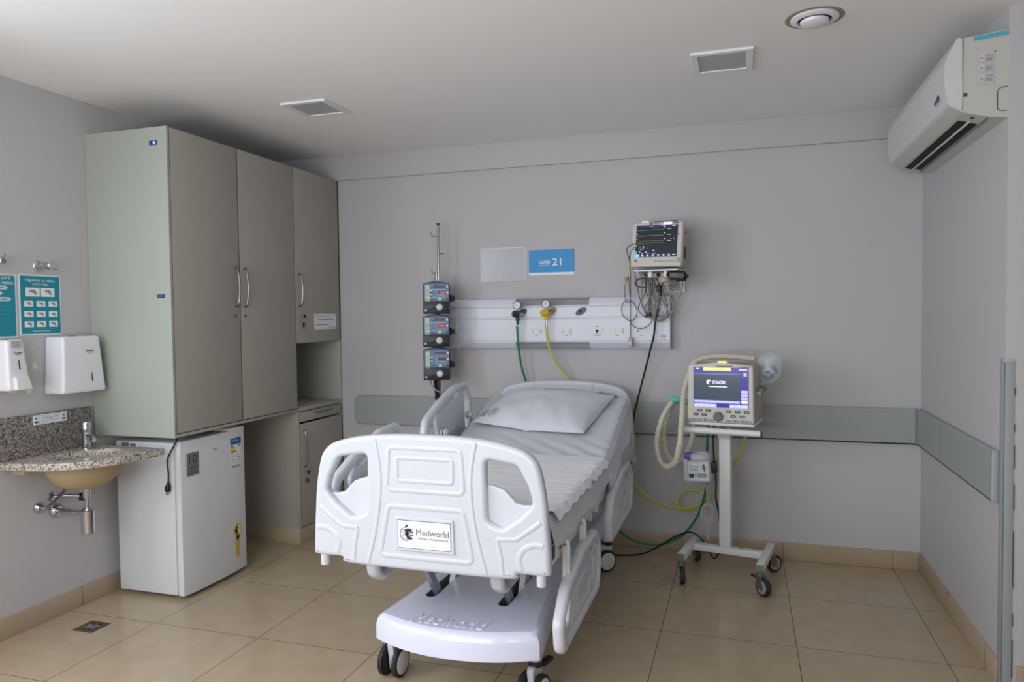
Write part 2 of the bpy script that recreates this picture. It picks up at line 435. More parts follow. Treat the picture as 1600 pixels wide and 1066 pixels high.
m.plate(rpoly([(CORNER+.05, .715), (BY-.03, .715), (BY-.03, .918), (CORNER+.05, .918)], .003), railm, .028, .008, T=frame((RX-.014, 0, 0), (0, 1, 0), (0, 0, 1)))
m.box((RX-.0285, 4.02, .716), (RX, 4.022, .917), seam)
single(m, 'wall_bumper', 'short grey wall protection rail on the right side wall below the air conditioner', 'wall bumper')
m = MB(); m.box((RX-.004, CORNER-.004, .0), (RX+.0, CORNER+.045, 1.27), guardm, .0015); m.box((RX-.004, CORNER-.004, 0), (RX+.03, CORNER, 1.27), guardm, .0015)
m.box((RX-.006, CORNER-.006, 1.265), (RX+.031, CORNER+.047, 1.278), M('guard_cap', (175, 178, 180), .5), .002)
for z0, z1 in ((.05, .2), (.25, .3), (.4, .62), (.7, .8), (.86, .95), (1.0, 1.03), (1.14, 1.17)): m.box((RX+.0302, CORNER-.0048, z0), (RX+.0325, CORNER, z1), edge)
single(m, 'corner_guard', 'tall pale grey corner guard strip with chipped edge at the right wall corner', 'corner guard')
# patched paint on the left wall
for i, (y, z, a, b) in enumerate([(2.635, 1.252, .011, .017), (2.6, 1.135, .012, .016), (2.52, 1.14, .02, .009), (2.625, 1.335, .005, .005)]):
    m = MB(); F = XN((LX, y, z)); m.add([V(a*(1+.2*sin(3*k+i))*cos(2*pi*k/14), b*(1+.2*cos(2*k+i))*sin(2*pi*k/14), .0008) for k in range(14)], [tuple(range(14))], putty, F)
    o = single(m, 'paint_patch', ['white paint patch on the wall beside the towel dispenser, larger oval', 'white round paint patch on the wall low between the two dispensers', 'white smeared paint patch on the wall under the soap dispenser', 'tiny white paint dot between the two dispensers'][i], 'paint patch', 'paint patches on the left wall')
# floor outlet plate
m = MB(); F = ZN((-2.977, 2.656, 0)); plm = M('brass_plate', (112, 96, 82), 0.35, metal=.7)
m.rect(F, 0, 0, .115, .11, plm, 0.001, 0, .002)
for x, y in ((-.02, .03), (.02, .03), (-.03, .0), (.03, -.005), (-.01, -.03), (.02, -.035), (0, .01)): m.disc(F, x, y, .0065, dark, .003, .001, 10)
m.rect(F, 0, 0, .07, .035, greyp, .003, 0, .0006)
single(m, 'floor_outlet', 'small square metal outlet plate set in the floor tile near the left wall', 'floor outlet')
# ceiling lamps
def lamp(x0, x1, y0, y1, label):
    t = thing('ceiling_light', label, 'ceiling light', ((x0+x1)/2, (y0+y1)/2, HT), 'recessed square ceiling lights')
    cx, cy = (x0+x1)/2, (y0+y1)/2; a = (x1-x0)/2; b = (y1-y0)/2
    F = frame((cx, cy, HT-.006), (1, 0, 0), (0, -1, 0))
    O = [(-a, -b), (a, -b), (a, b), (-a, b)]; I = [(-a+.03, -b+.03), (a-.03, -b+.03), (a-.03, b-.03), (-a+.03, b-.03)]
    MB().plate([V(*p) for p in O], white, .012, .003, holes=[[V(*p) for p in I]], T=F).build('frame', t)
    MB().box((cx-a+.03, cy-b+.03, HT-.006), (cx+a-.03, cy+b-.03, HT-.001), diff).build('diffuser', t)
lamp(-2.325, -2.06, 3.325, 3.59, 'square recessed ceiling light nearer the tall wardrobe, switched off')
lamp(-.222, .042, 3.3, 3.585, 'square recessed ceiling light nearer the round vent, switched off')
t = thing('ceiling_vent', 'round white air valve in the ceiling with a brown dust ring', 'vent', (.262, 3.07, HT))
TV = Matrix.Translation((.262, 3.07, HT)) @ Matrix.Rotation(pi, 4, 'X')
MB(TV).lathe([(.062, .0), (.088, .0), (.088, .006), (.078, .012), (.064, .012), (.062, .0)], white, n=36).build('ring', t)
MB(TV).lathe([(0, .03), (.035, .029), (.05, .022), (.053, .012), (.045, .006), (0, .004)], white, n=36).build('disc', t)
MB(TV).lathe([(.0, .001), (.064, .001), (.064, .0025), (0, .0025)], dark, n=30).build('throat', t)
MB(TV).lathe([(.087, .0006), (.108, .0006), (.108, .0008), (.087, .0008)], dirt, n=30).build('dust_ring', t)

# ------------------------------------------------------------------ wardrobe and tall cabinet
CF = -2.73                                     # front plane
def handle(F, x, y, L, parent, arch=.028, vert=True, mat=None):
    m = MB()
    pts = [(0, -L/2, 0), (0, -L/2, .012), (0, -L*.33, arch*.8), (0, 0, arch), (0, L*.33, arch*.8), (0, L/2, .012), (0, L/2, 0)]
    if not vert: pts = [(b, a, c) for a, b, c in pts]
    m.tube([(p[0]+x, p[1]+y, p[2]) for p in pts], .005, mat or M('handle_chrome', (120, 121, 124), .2, metal=1), 8, 6, T=F); return m.build('handle', parent, 'arched chrome handle')
def lock(F, x, y, parent, key=False):
    m = MB(); m.disc(F, x, y, .011, chrome, 0, .004)
    m.rect(F, x, y, .002, .008, dark, .0045)
    o = m.build('lock', parent)
    if key:
        k = MB(); k.rect(F, x, y-.0, .003, .02, steel, .012, 0, .01); k.disc(F, x+.004, y-.004, .012, black, .02, .006)
        k.tube([(x, y-.01, .02), (x+.006, y-.03, .018), (x+.006, y-.045, .016)], .0015, steel, 6, 4, T=F)
        k.box((x-.006, y-.075, .012), (x+.014, y-.045, .018), black, .003, F); k.rect(F, x+.004, y-.09, .005, .032, steel, .014)
        k.build('keys', o, 'black headed keys hanging from the lock')
def cabinet_door(F, x0, x1, y0, y1, parent, name='door'):
    m = MB(); m.box((x0+.0025, y0+.0025, -.016), (x1-.0025, y1-.0025, 0), laminate, .0012, F); return m.build(name, parent)
WY0 = 2.955; WYM = 4.018; WY1 = BY-.002; ZB = .868; ZT = 2.43
t = thing('wardrobe', 'large two door beige wardrobe hung on the left wall above the fridge', 'wardrobe', ((LX+CF)/2, (WY0+WYM)/2, ZB))
m = MB(); TK = .018; FRX = CF-.018
m.box((LX+.002, WY0, ZB), (FRX, WY0+TK, ZT), laminate_in, 0)
m.box((LX+.002, WYM-TK, ZB), (FRX, WYM-.001, ZT), laminate_in, .001)
m.box((LX+.002, WY0+TK, ZB), (FRX, WYM-TK, ZB+.02), laminate, .001)
m.box((LX+.002, WY0+TK, ZT-.02), (FRX, WYM-TK, ZT), laminate, .001)
m.box((LX+.002, WY0+TK, ZB+.02), (LX+.01, WYM-TK, ZT-.02), laminate)
m.box((LX+.01, WY0+TK, 1.6), (FRX-.02, WYM-TK, 1.618), laminate)
m.box((FRX, WY0, ZB), (CF, WY0+.014, ZT), laminate_in, 0)
m.box((FRX, WY0+.014, ZB), (CF, WYM-.001, ZB+.016), laminate, .001)
m.box((FRX, 3.481-.0034, ZB+.02), (CF-.0015, 3.481+.0034, ZT-.002), dark); m.box((FRX, WYM-.0024, ZB+.02), (CF-.002, WYM-.0012, ZT), dark); m.box((FRX, WY0+.0142, ZB+.016), (CF-.001, WY0+.0184, ZT-.001), dark); m.box((FRX, WY0+.016, ZB+.0162), (CF-.001, WYM-.002, ZB+.0204), dark)  # near-black strips here and below paint the shade in the door gaps
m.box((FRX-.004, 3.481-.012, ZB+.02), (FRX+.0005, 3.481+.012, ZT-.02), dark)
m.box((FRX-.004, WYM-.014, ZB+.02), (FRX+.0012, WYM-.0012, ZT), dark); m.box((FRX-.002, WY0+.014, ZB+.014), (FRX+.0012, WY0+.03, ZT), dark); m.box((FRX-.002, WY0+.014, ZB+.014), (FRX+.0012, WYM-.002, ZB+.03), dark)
FS = frame((0, WY0, 0), (1, 0, 0), (0, 0, 1))
m.rect(FS, -2.812, 2.352, .05, .024, blueink, .0006); m.rect(FS, -2.806, 2.352, .012, .014, signw, .0016); m.rect(FS, -2.822, 2.352, .01, .01, navy, .0016)
m.rect(FS, -2.79, 1.585, .045, .018, navy, .0006); m.marks(FS, -2.793, 1.587, .026, .005, btn_w)
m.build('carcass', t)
F = XN((CF, 0, 0))
ym = 3.481
d = cabinet_door(F, WY0+.016, ym-.001, ZB+.018, ZT, t); handle(F, ym-.035, 1.645, .215, d); lock(F, ym-.042, 1.482, d)
d = cabinet_door(F, ym+.001, WYM-.0005, ZB+.018, ZT, t); handle(F, ym+.04, 1.645, .215, d); lock(F, ym+.038, 1.482, d)
t = thing('cabinet', 'tall narrow beige cabinet with open niche and drawer standing in the back left corner', 'cabinet', ((LX+CF)/2, (WYM+WY1)/2, 0))
m = MB()
m.box((LX+.002, WYM+.001, .1), (FRX, WYM+TK, ZT), laminate, .001)
m.box((FRX, WYM+.001, .1), (CF, WYM+.014, .868), laminate, .001)
m.box((LX+.002, WY1-TK, .1), (CF, WY1, ZT), laminate_in, .001)
for z in (.1, .795, .868, 1.302, ZT-.02): m.box((LX+.002, WYM+TK, z), (FRX, WY1-TK, z+.02), laminate, .001)
m.box((FRX, WYM+.014, .862), (CF, WY1-TK, .886), laminate, .001)
m.box((LX+.002, WYM+TK, .12), (LX+.01, WY1-TK, ZT-.02), laminate_in)
m.build('carcass', t)
MB().box((LX+.03, WYM+.002, 0), (CF-.006, WY1, .1), basem, .001).build('plinth', t, 'beige tile plinth')
d = cabinet_door(F, WYM+.002, WY1-.002, 1.305, ZT, t); handle(F, 4.06, 1.645, .2, d); lock(F, 4.078, 1.482, d, True)
m = MB(); nx, nz = 4.36, 1.442
m.rect(F, nx, nz, .27, .105, paper, .0006); m.text(F, 'Atenção paciente e cliente', nx-.035, nz+.034, .17, ink, h=.009)
m.marks(F, nx-.0, nz+.012, .21, .006, inkg); m.marks(F, nx-.035, nz-.022, .16, .006, inkg, seed=4)
m.marks(F, nx+.085, nz-.04, .085, .003, inkg, seed=5)
m.build('notice', d, 'white printed notice')
d = cabinet_door(F, WYM+.016, WY1-.002, .79, .858, t, 'drawer'); handle(F, 4.31, .838, .19, d, .024, False)
d = cabinet_door(F, WYM+.016, WY1-.002, .105, .782, t); handle(F, 4.075, .615, .23, d); lock(F, 4.085, .465, d, True)
# back panel under the wardrobe
# ------------------------------------------------------------------ fridge
fx0, fx1, fy0, fy1, fz0, fz1 = -3.2, -2.765, 3.04, 3.54, .022, .83
t = thing('fridge', 'small white fridge standing under the wardrobe', 'fridge', (-2.98, 3.29, 0))
m = MB(); m.box((fx0, fy0, fz0), (fx1-.055, fy1, fz1-.004), fridgew, .008)
for x in (fx0+.05, fx1-.09):
    for y in (fy0+.05, fy1-.05): m.cyl((x, y, .0), (x, y, fz0+.004), .014, greyp, 12)
m.box((fx0+.1, fy0+.15, fz1-.002), (fx1-.15, fy1-.05, fz1+.012), greyp, .004)
FS = frame((0, fy0, 0), (1, 0, 0), (0, 0, 1))
m.rect(FS, -3.135, .808, .045, .022, greyp); m.rect(FS, -3.083, .806, .05, .022, paper)
for k in range(9): m.rect(FS, -3.1+k*.0045, .807, .002+.001*(k % 2), .014, ink, .0016)
m.build('body', t)
m = MB(); m.box((fx1-.057, fy0+.008, fz0+.008), (fx1-.045, fy1-.008, fz1-.012), M('gasket', (170, 172, 176), .6)); m.build('door_gasket', t)
m = MB(); prof = []
for k in range(11):
    s_ = k/10; y = fy0+s_*(fy1-fy0); prof.append((fx1-.012+.016*(1-(2*s_-1)**2)**.6, y))
o2 = [V(fx1-.045, fy0), V(fx1-.045, fy1)]+[V(*p) for p in reversed(prof)]
m.plate(o2, fridgew, fz1-fz0+.004, .004, T=Matrix.Translation((0, 0, (fz0+fz1)/2+.002)))
dr = m.build('door', t)
F = XN((fx1+.0045, 0, 0))
m = MB(); m.rect(XN((fx1-.0, 0, 0)), 3.114, .706, .088, .122, M('silver_sticker', (118, 122, 128), .4), .001)
Fs = XN((fx1+.0008, 0, 0))
m.text(Fs, '10', 3.114, .733, .06, M('sticker_line', (70, 74, 80), .5), h=.04); m.text(Fs, 'ANOS', 3.118, .69, .055, black, h=.014)
m.text(Fs, 'de garantia do', 3.114, .671, .06, black, h=.006); m.text(Fs, 'compressor', 3.114, .66, .055, black, h=.006)
m.build('warranty_sticker', dr, 'grey 10 ANOS sticker')
m = MB(); Fe = XN((fx1+.0, 0, 0)); ey, ez = 3.452, .708
m.rect(Fe, ey, ez-.02, .088, .145, paper, .001); Fe2 = XN((fx1+.0012, 0, 0))
m.rect(Fe2, ey, ez+.062, .088, .036, blueink, .001); m.text(Fe2, 'Energia', ey-.01, ez+.066, .05, paper, .003)
for k, (c, wd) in enumerate([((30, 150, 70), .02), ((120, 190, 60), .026), ((235, 220, 60), .032), ((240, 160, 40), .038), ((215, 50, 40), .044)]):
    m.rect(Fe2, ey-.04+wd/2, ez+.034-k*.008, wd, .0065, M('energy_%d' % k, c, .6), .001)
m.disc(Fe2, ey+.03, ez+.035, .005, black, .001, .001)
for k, (x, y, wd) in enumerate([(-.02, -.02, .02), (.02, -.018, .02), (.02, -.03, .024), (-.02, -.042, .014), (.02, -.045, .024), (-.028, -.058, .01), (.0, -.058, .012), (.025, -.058, .02), (0, -.078, .07), (0, -.085, .074)]):
    m.rect(Fe2, ey+x, ez+y, wd, .004, greyp, .001)
m.build('energy_label', dr, 'energy label with coloured bars')
m = MB(); my, mz = 3.449, .262; gold = M('gold_print', (206, 172, 64), .45); lemon = M('lemon_print', (236, 236, 150), .5)
m.disc(Fe, my, mz, .034, gold, .001, .001); m.disc(Fe, my, mz, .030, lemon, .0015, .001); m.disc(Fe, my, mz, .029, gold, .0022, .0006); m.disc(Fe, my, mz, .025, lemon, .003, .0006)
vs = [V(my+.025*cos(a), mz+.025*sin(a), .0042) for a in [pi/2+pi*k/12 for k in range(13)]]; m.add(vs, [tuple(range(13))], black, Fe)
m.disc(Fe, my-.009, mz+.006, .003, lemon, .0045, .0003, 8); m.disc(Fe, my+.009, mz+.006, .003, black, .0045, .0003, 8)
m.add([V(my-.013, mz-.03, .004), V(my+.013, mz-.03, .004), V(my+.013, mz-.048, .004), V(my, mz-.062, .004), V(my-.013, mz-.048, .004)], [(0, 4, 3, 2, 1)], black, Fe)
m.add([V(my-.016, mz-.045, .002), V(my+.016, mz-.045, .002), V(my+.016, mz-.165, .002), V(my, mz-.147, .002), V(my-.016, mz-.165, .002)], [(0, 4, 3, 2, 1)], gold, Fe)
m.text(Fe, 'LP', my, mz-.085, .016, lemon, .003)
m.build('ribbon_sticker', dr, 'gold ribbon sticker')
m = MB(); Fm = XN((fx1+.0045, 0, 0)); m.text(Fm, 'Midea', 3.283, .755, .03, greyp, .001); m.tube([(3.262+.008*cos(a), .757+.008*sin(a), .001) for a in [pi*.2+k*.3 for k in range(8)]], .0008, greyp, 4, 1, T=Fm)
m.build('logo', dr)
m = MB(); m.box((fx1-.12, fy1-.13, fz1-.002), (fx1+.0, fy1-.01, fz1+.018), fridgew, .004); m.build('hinge_cover', t)
# fridge cable hanging over the edge
m = MB(); m.tube([(-2.95, 3.25, .86), (-2.86, 3.1, .862), (-2.79, 3.035, .848), (-2.81, 3.022, .80), (-2.842, 3.02, .74), (-2.838, 3.02, .67), (-2.842, 3.022, .62)], .0042, black, 8)
m.lathe([(0, 0), (.006, .0), (.008, .012), (.014, .022), (.015, .046), (.009, .052), (0, .052)], black, Matrix.Translation((-2.842, 3.022, .625)) @ Matrix.Rotation(pi, 4, 'X') @ Matrix.Rotation(-.15, 4, 'Y'), 12)
for k in (-1, 0, 1): m.cyl((-2.849+k*.007, 3.022, .577), (-2.852+k*.007, 3.022, .556), .0018, steel, 8)
m.build('power_cord', t, 'black power cord with three pin plug')

# ------------------------------------------------------------------ sink area
t = thing('washbasin', 'grey speckled granite washbasin counter mounted on the left wall', 'washbasin', (-3.03, 2.7, .65))
cout = [(-3.252, 2.945), (-2.775, 2.935), (-2.79, 2.80), (-2.815, 2.665), (-2.878, 2.555), (-2.98, 2.485), (-3.115, 2.448), (-3.252, 2.436)]
cp = [V(*cout[0]), V(*cout[1])]+[V(p.x, p.y) for p in cr([(x, y, 0) for x, y in cout[1:]], 6)[1:]]
bc = V(-3.035, 2.705)
hole = [V(bc.x+.112*cos(a), bc.y+.165*sin(a)) for a in [2*pi*k/40 for k in range(40)]]
hole = [V(bc.x+(p.x-bc.x)*cos(.25)+(p.y-bc.y)*sin(.25), bc.y-(p.x-bc.x)*sin(.25)+(p.y-bc.y)*cos(.25)) for p in hole]
m = MB(); m.plate(cp, granite, .034, .003, holes=[hole], T=Matrix.Translation((0, 0, .803))); m.build('countertop', t)
m = MB(); Tb = Matrix.Translation((bc.x, bc.y, .786)) @ Matrix.Rotation(-.25, 4, 'Z') @ Matrix.Diagonal((.13, .185, 1, 1))
m.lathe([(.10, -.135), (.5, -.12), (.75, -.09), (.93, -.045), (1.0, 0)], bowl_out, Tb, 40)
m.lathe([(.07, -.128), (.48, -.112), (.72, -.083), (.9, -.04), (.96, 0)][::-1], ceram, Tb, 40)
m.lathe([(1.0, 0), (.96, 0)], bowl_out, Tb, 40)
m.lathe([(0, -.126), (.16, -.126), (.16, -.122), (0, -.122)], chrome, Tb, 20)
m.build('bowl', t, 'white basin bowl with tan underside')
MB().box((-3.2, 2.46, .765), (-3.13, 2.56, .785), bowl_out, .002).build('bracket', t)
m = MB(); m.box((LX+.001, 2.2, .82), (LX+.02, 2.928, 1.022), granite_d, .002); m.build('backsplash', t)
m = MB(); F = XN((LX+.02, 0, 0)); m.rect(F, 2.69, .992, .18, .046, paper, .0006)
m.rect(F, 2.69, .992, .12, .036, greyp, .0018, t=.0003); m.rect(F, 2.69, .992, .118, .034, paper, .002, t=.0004)
m.text(F, 'PIA EXCLUSIVA PARA', 2.69, .999, .09, ink, .0028, h=.008); m.text(F, 'HIGIENIZAÇÃO DAS MÃOS', 2.69, .986, .1, ink, .0028, h=.008)
for y in (2.616, 2.764): m.disc(F, y, 1.0, .006, greyp, .001, .001, 10); m.rect(F, y, .982, .018, .008, ink, .0016)
m.build('notice_strip', t, 'white strip reading PIA EXCLUSIVA PARA HIGIENIZAÇÃO DAS MÃOS')
m = MB(Matrix.Translation((-3.165, 2.83, .82))); m.lathe([(0, 0), (.026, 0), (.026, .006), (.02, .01), (.019, .06), (.021, .062), (.021, .09), (.024, .094), (.024, .125), (.018, .138), (0, .142)], chrome)
m.tube([(0, 0, .07), (.03, -.012, .072), (.07, -.028, .062), (.085, -.034, .05)], .011, chrome, 12)
single(m, 'faucet', 'chrome push tap on the granite washbasin counter', 'faucet')
m = MB(); m.cyl((bc.x, bc.y, .66), (bc.x, bc.y, .61), .018, chrome); m.cyl((bc.x, bc.y, .62), (bc.x, bc.y, .545), .011, chrome)
m.cyl((bc.x, bc.y, .555), (bc.x, bc.y, .545), .02, chrome); m.cyl((bc.x, bc.y, .55), (bc.x, bc.y, .435), .031, chrome, 28, bev=.004)
m.cyl((bc.x, bc.y, .528), (LX+.02, 2.715, .528), .014, chrome)
m.lathe([(0, .0), (.036, 0), (.034, .012), (.022, .026), (.0, .03)], chrome, frame((LX, 2.715, .528), (0, 1, 0), (0, 0, 1)))
single(m, 'drain_trap', 'chrome bottle trap pipe under the washbasin', 'drain trap')
m = MB(); m.lathe([(0, .0), (.028, 0), (.026, .012), (.015, .024), (.0, .026)], chrome, frame((LX, 2.625, .565), (0, 1, 0), (0, 0, 1)))
m.tube([(LX+.02, 2.625, .565), (LX+.04, 2.64, .565), (LX+.05, 2.72, .62), (LX+.06, 2.79, .7), (LX+.07, 2.83, .79)], .0075, steel, 10)
single(m, 'supply_hose', 'steel braided supply hose rising diagonally from a round wall flange below the basin', 'supply hose')
m = MB(); m.lathe([(0, .0), (.026, 0), (.022, .01), (.0, .014)], chrome, frame((LX, 2.7, .60), (0, 1, 0), (0, 0, 1)))
m.cyl((LX+.005, 2.7, .60), (LX+.05, 2.74, .60), .007, steel); m.cyl((LX+.05, 2.74, .60), (LX+.1, 2.785, .59), .008, steel)
m.cyl((LX+.095, 2.77, .59), (LX+.118, 2.80, .585), .02, M('dark_chrome', (95, 92, 90), .25, metal=1), 18, bev=.003)
m.tube([(LX+.09, 2.78, .59), (LX+.1, 2.8, .64), (LX+.09, 2.83, .7), (LX+.09, 2.83, .785)], .006, steel, 8)
single(m, 'angle_valve', 'small angle stop valve with dark round knob under the washbasin', 'valve')
# wall valves above posters
def valve(y, z, lever, label):
    m = MB(XN((LX, y, z))); m.lathe([(0, 0), (.027, 0), (.027, .004), (.022, .01), (.016, .012), (.016, .04), (.012, .042), (.012, .06), (.017, .062), (.017, .085), (.012, .09), (0, .09)], chrome)
    m.tube([(0, 0, .075), (lever[0]*.6, lever[1]*.6, .082), (lever[0], lever[1], .086)], .004, chrome, 8, 3)
    single(m, 'wall_valve', label, 'valve', 'chrome lever valves above the posters')
valve(2.668, 1.733, (.03, -.018), 'chrome lever valve on the wall, the right one next to the wardrobe')
valve(2.43, 1.74, (.012, .034), 'chrome lever valve on the wall cut by the left photo edge, lever up')
# posters
def poster(y0, y1, z0, z1, label, kind):
    m = MB(); F = XN((LX, 0, 0)); cy, cz = (y0+y1)/2, (z0+z1)/2; w_, h_ = y1-y0, z1-z0
    m.rect(F, cy, cz, w_, h_, signw, .001); m.rect(F, cy, cz, w_-.012, h_-.012, posterm, .0022)
    if kind == 1:
        m.text(F, 'Higienize as mãos:', cy, z1-.027, .155, signw, .0036, h=.017); m.text(F, 'salve vidas', cy, z1-.044, .085, signw, .0036, h=.012)
        m.rect(F, cy, z1-.056, .09, .003, posterf, .003)
        def pic(x, z, a, b, s_):
            m.rect(F, x, z, a, b, signw, .0032)
            r_ = random.Random(s_); 
            m.tube([(x-a*.25+r_.uniform(-.003, .003), z+b*.15, .0045), (x, z+r_.uniform(-.003, .004), .0045), (x+a*.22, z-b*.22, .0045)], b*.13, skin, 6, 4, T=F)
            m.tube([(x+a*.02, z+b*.22, .005), (x+a*.15, z+b*.02, .005)], b*.09, M('drawing_dark', (120, 116, 112), .7), 6, 1, T=F)
            m.disc(F, x-a*.42, z-b*.5-.008, .002, navy, .003, .0005, 8)
        pic(cy-.041, z1-.083, .072, .042, 1); pic(cy+.038, z1-.083, .072, .042, 2)
        for r_ in range(3):
            for c_ in range(3): pic(cy+(c_-1)*.064, z1-.139-r_*.049, .046, .028, 10+r_*3+c_)
        m.rect(F, cy, z0+.03, .11, .002, posterf, .003); m.rect(F, cy, z0+.02, .09, .003, posterl, .003)
    else:
        m.text(F, 'para', y1-.05, z1-.02, .045, signw, .0036); m.text(F, 'as mãos', y1-.055, z1-.038, .08, signw, .0036)
        for (x, z, a) in ((y1-.075, z1-.062, .065), (y1-.095, z1-.088, .05), (y1-.055, z1-.115, .052)):
            m.add([V(x-a/2, z-.009, .0035), V(x+a/2-.008, z-.009, .0035), V(x+a/2+.004, z, .0035), V(x+a/2-.008, z+.009, .0035), V(x-a/2, z+.009, .0035)], [(0, 1, 2, 3, 4)], posterl, F)
            m.rect(F, x-.005, z, a*.55, .004, posterf, .004)
        for k in range(7): m.rect(F, cy, z1-.15-k*.018, .16, .0025, posterf, .003)
    single(m, 'poster', label, 'poster', 'teal hand hygiene posters')
poster(2.567, 2.786, 1.40, 1.69, 'teal hand washing poster headed Higienize as mãos, right of the pair', 1)
poster(2.335, 2.553, 1.392, 1.686, 'teal poster with white arrow shapes cut off by the left photo edge', 2)
# towel dispenser
t = thing('towel_dispenser', 'white paper towel dispenser on the wall under the hand washing poster', 'dispenser', (LX, 2.8, 1.1))
def tapered(m, x1, zb, zt, yb0, yb1, yt0, yt1, mat, bev, topx):
    b = bmesh.new()
    P = [(LX+.002, yb0, zb), (x1, yb0, zb), (x1, yb1, zb), (LX+.002, yb1, zb), (LX+.002, yt0, zt), (topx, yt0, zt), (topx, yt1, zt), (LX+.002, yt1, zt)]
    v = [b.verts.new(p) for p in P]
    for f in ((0, 3, 2, 1), (4, 5, 6, 7), (0, 1, 5, 4), (1, 2, 6, 5), (2, 3, 7, 6), (3, 0, 4, 7)): b.faces.new([v[i] for i in f])
    bmesh.ops.bevel(b, geom=b.edges[:], offset=bev, segments=4, affect='EDGES', profile=.6)
    m.bm(b, mat)
m = MB(); tapered(m, -3.125, 1.11, 1.39, 2.675, 2.925, 2.69, 2.9, white, .016, -3.135); m.build('body', t)
m = MB(); m.box((LX+.04, 2.79, 1.386), (LX+.05, 2.82, 1.3925), dark); m.build('lock_slot', t); m = MB()
F = frame((-3.1255, 2.838, 1.185), (0, 1, 0), (-.035, 0, 1)); m.add([V(-.0035, -.022, .003), V(.003, -.022, .003), V(0, .022, .003), V(-.004, .022, .003)], [(0, 1, 2, 3)], dark, F)
m.build('window_slot', t)
def brandmark(F, x, y, wd):
    m = MB(); m.marks(F, x+.12*wd, y, wd*.9, wd*.26, M('maroon_print', (130, 40, 58), .5), .001); m.text(F, 'V', x-.42*wd, y, wd*.3, black, .0014, h=wd*.34); m.rect(F, x+.05*wd, y-.26*wd, wd*.5, wd*.06, inkg, .001); return m
brandmark(frame((-3.128, 2.83, 1.318), (0, 1, 0), (-.035, 0, 1)), 0, 0, .04).build('logo', t)
# soap
t = thing('soap_dispenser', 'white wall soap dispenser with cream push button at the left photo edge', 'dispenser', (LX, 2.46, 1.14))
m = MB(); tapered(m, -3.14, 1.15, 1.385, 2.415, 2.525, 2.42, 2.505, white, .018, -3.155); m.build('body', t)
m = MB(); tapered(m, -3.118, 1.155, 1.215, 2.438, 2.515, 2.44, 2.505, cream, .006, -3.128); m.build('push_button', t)
m = MB(); Fq = frame((-3.1385, 2.465, 1.27), (0, 1, 0), (-.064, 0, 1)); m.add([V(-.004, -.022, .003), V(.003, -.022, .003), V(0, .022, .003), V(-.005, .022, .003)], [(0, 1, 2, 3)], dark, Fq)
m.build('window_slot', t); MB().box((LX+.045, 2.44, 1.383), (LX+.055, 2.47, 1.3875), dark).build('lock_slot', t)
brandmark(frame((-3.143, 2.462, 1.325), (0, 1, 0), (-.064, 0, 1)), 0, 0, .036).build('logo', t)
m = MB(); Fq = frame((-3.147, 2.458, 1.362), (0, 1, 0), (-.064, 0, 1)); m.rect(Fq, 0, 0, .05, .03, film, .002); m.rect(Fq, 0, .014, .048, .003, ochre, .003)
for k in range(3): m.rect(Fq, 0, .006-k*.007, .04, .0012, inkg, .0032)
m.build('sticker', t, 'small clear sticker')

# ------------------------------------------------------------------ headwall panel
YF = BY-.064                                  # front face of panel
def fw(x, z, y=YF):
    k = y/BY; return x*k, 1.46718+(z-1.46718)*k
t = thing('service_panel', 'long white bedhead medical service panel on the back wall above the bed', 'medical panel', (-1.18, BY, 1.24))
hx0, hx1 = -1.90, -.427; hz0, hz1 = 1.25, 1.578; cx0, cx1 = -1.41, -.925
hw = M('panel_aluminium', (224, 227, 238), .35, var=.01); hwg = M('panel_groove', (160, 164, 174), .5); slotm = M('panel_recess', (150, 153, 155), .6)
prof = rpoly([(0, hz0, 0), (.03, hz0, .02), (.064, hz0+.04, .02), (.064, hz1-.045, .02), (.04, hz1, .03), (0, hz1, 0)], .02, 5)
profc = [V(0, hz0+.044), V(.064, hz0+.044), V(.064, hz1-.05), V(0, hz1-.05)]
m = MB(); extr(m, prof, hx0, cx0, hw, TB); extr(m, prof, cx1, hx1, hw, TB); extr(m, profc, cx0, cx1, hw, TB)
m.box((cx0, BY-.02, hz0+.002), (cx1, BY-.001, hz0+.044), slotm); m.box((cx0, BY-.02, hz1-.05), (cx1, BY-.001, hz1-.004), slotm)
m.box((cx0, BY-.058, hz0+.005), (cx1, BY-.0, hz0+.009), slotm); m.box((cx0, BY-.045, hz1-.008), (cx1, BY-.0, hz1-.004), slotm)
for z in (1.523, 1.516, 1.452, 1.441, 1.302): m.box((hx0, YF-.0012, z-.0012), (hx1, YF, z+.0012), hwg)
m.box((hx1, BY-.066, hz0-.001), (hx1+.004, BY, hz1+.001), hwg, .001)
m.build('housing', t)
F = YN((0, YF, 0))
def plate_(x, z, w_, h_, parent, name): 
    m = MB(); m.rect(F, x, z, w_, h_, cream, .0015, .002, .002); return m
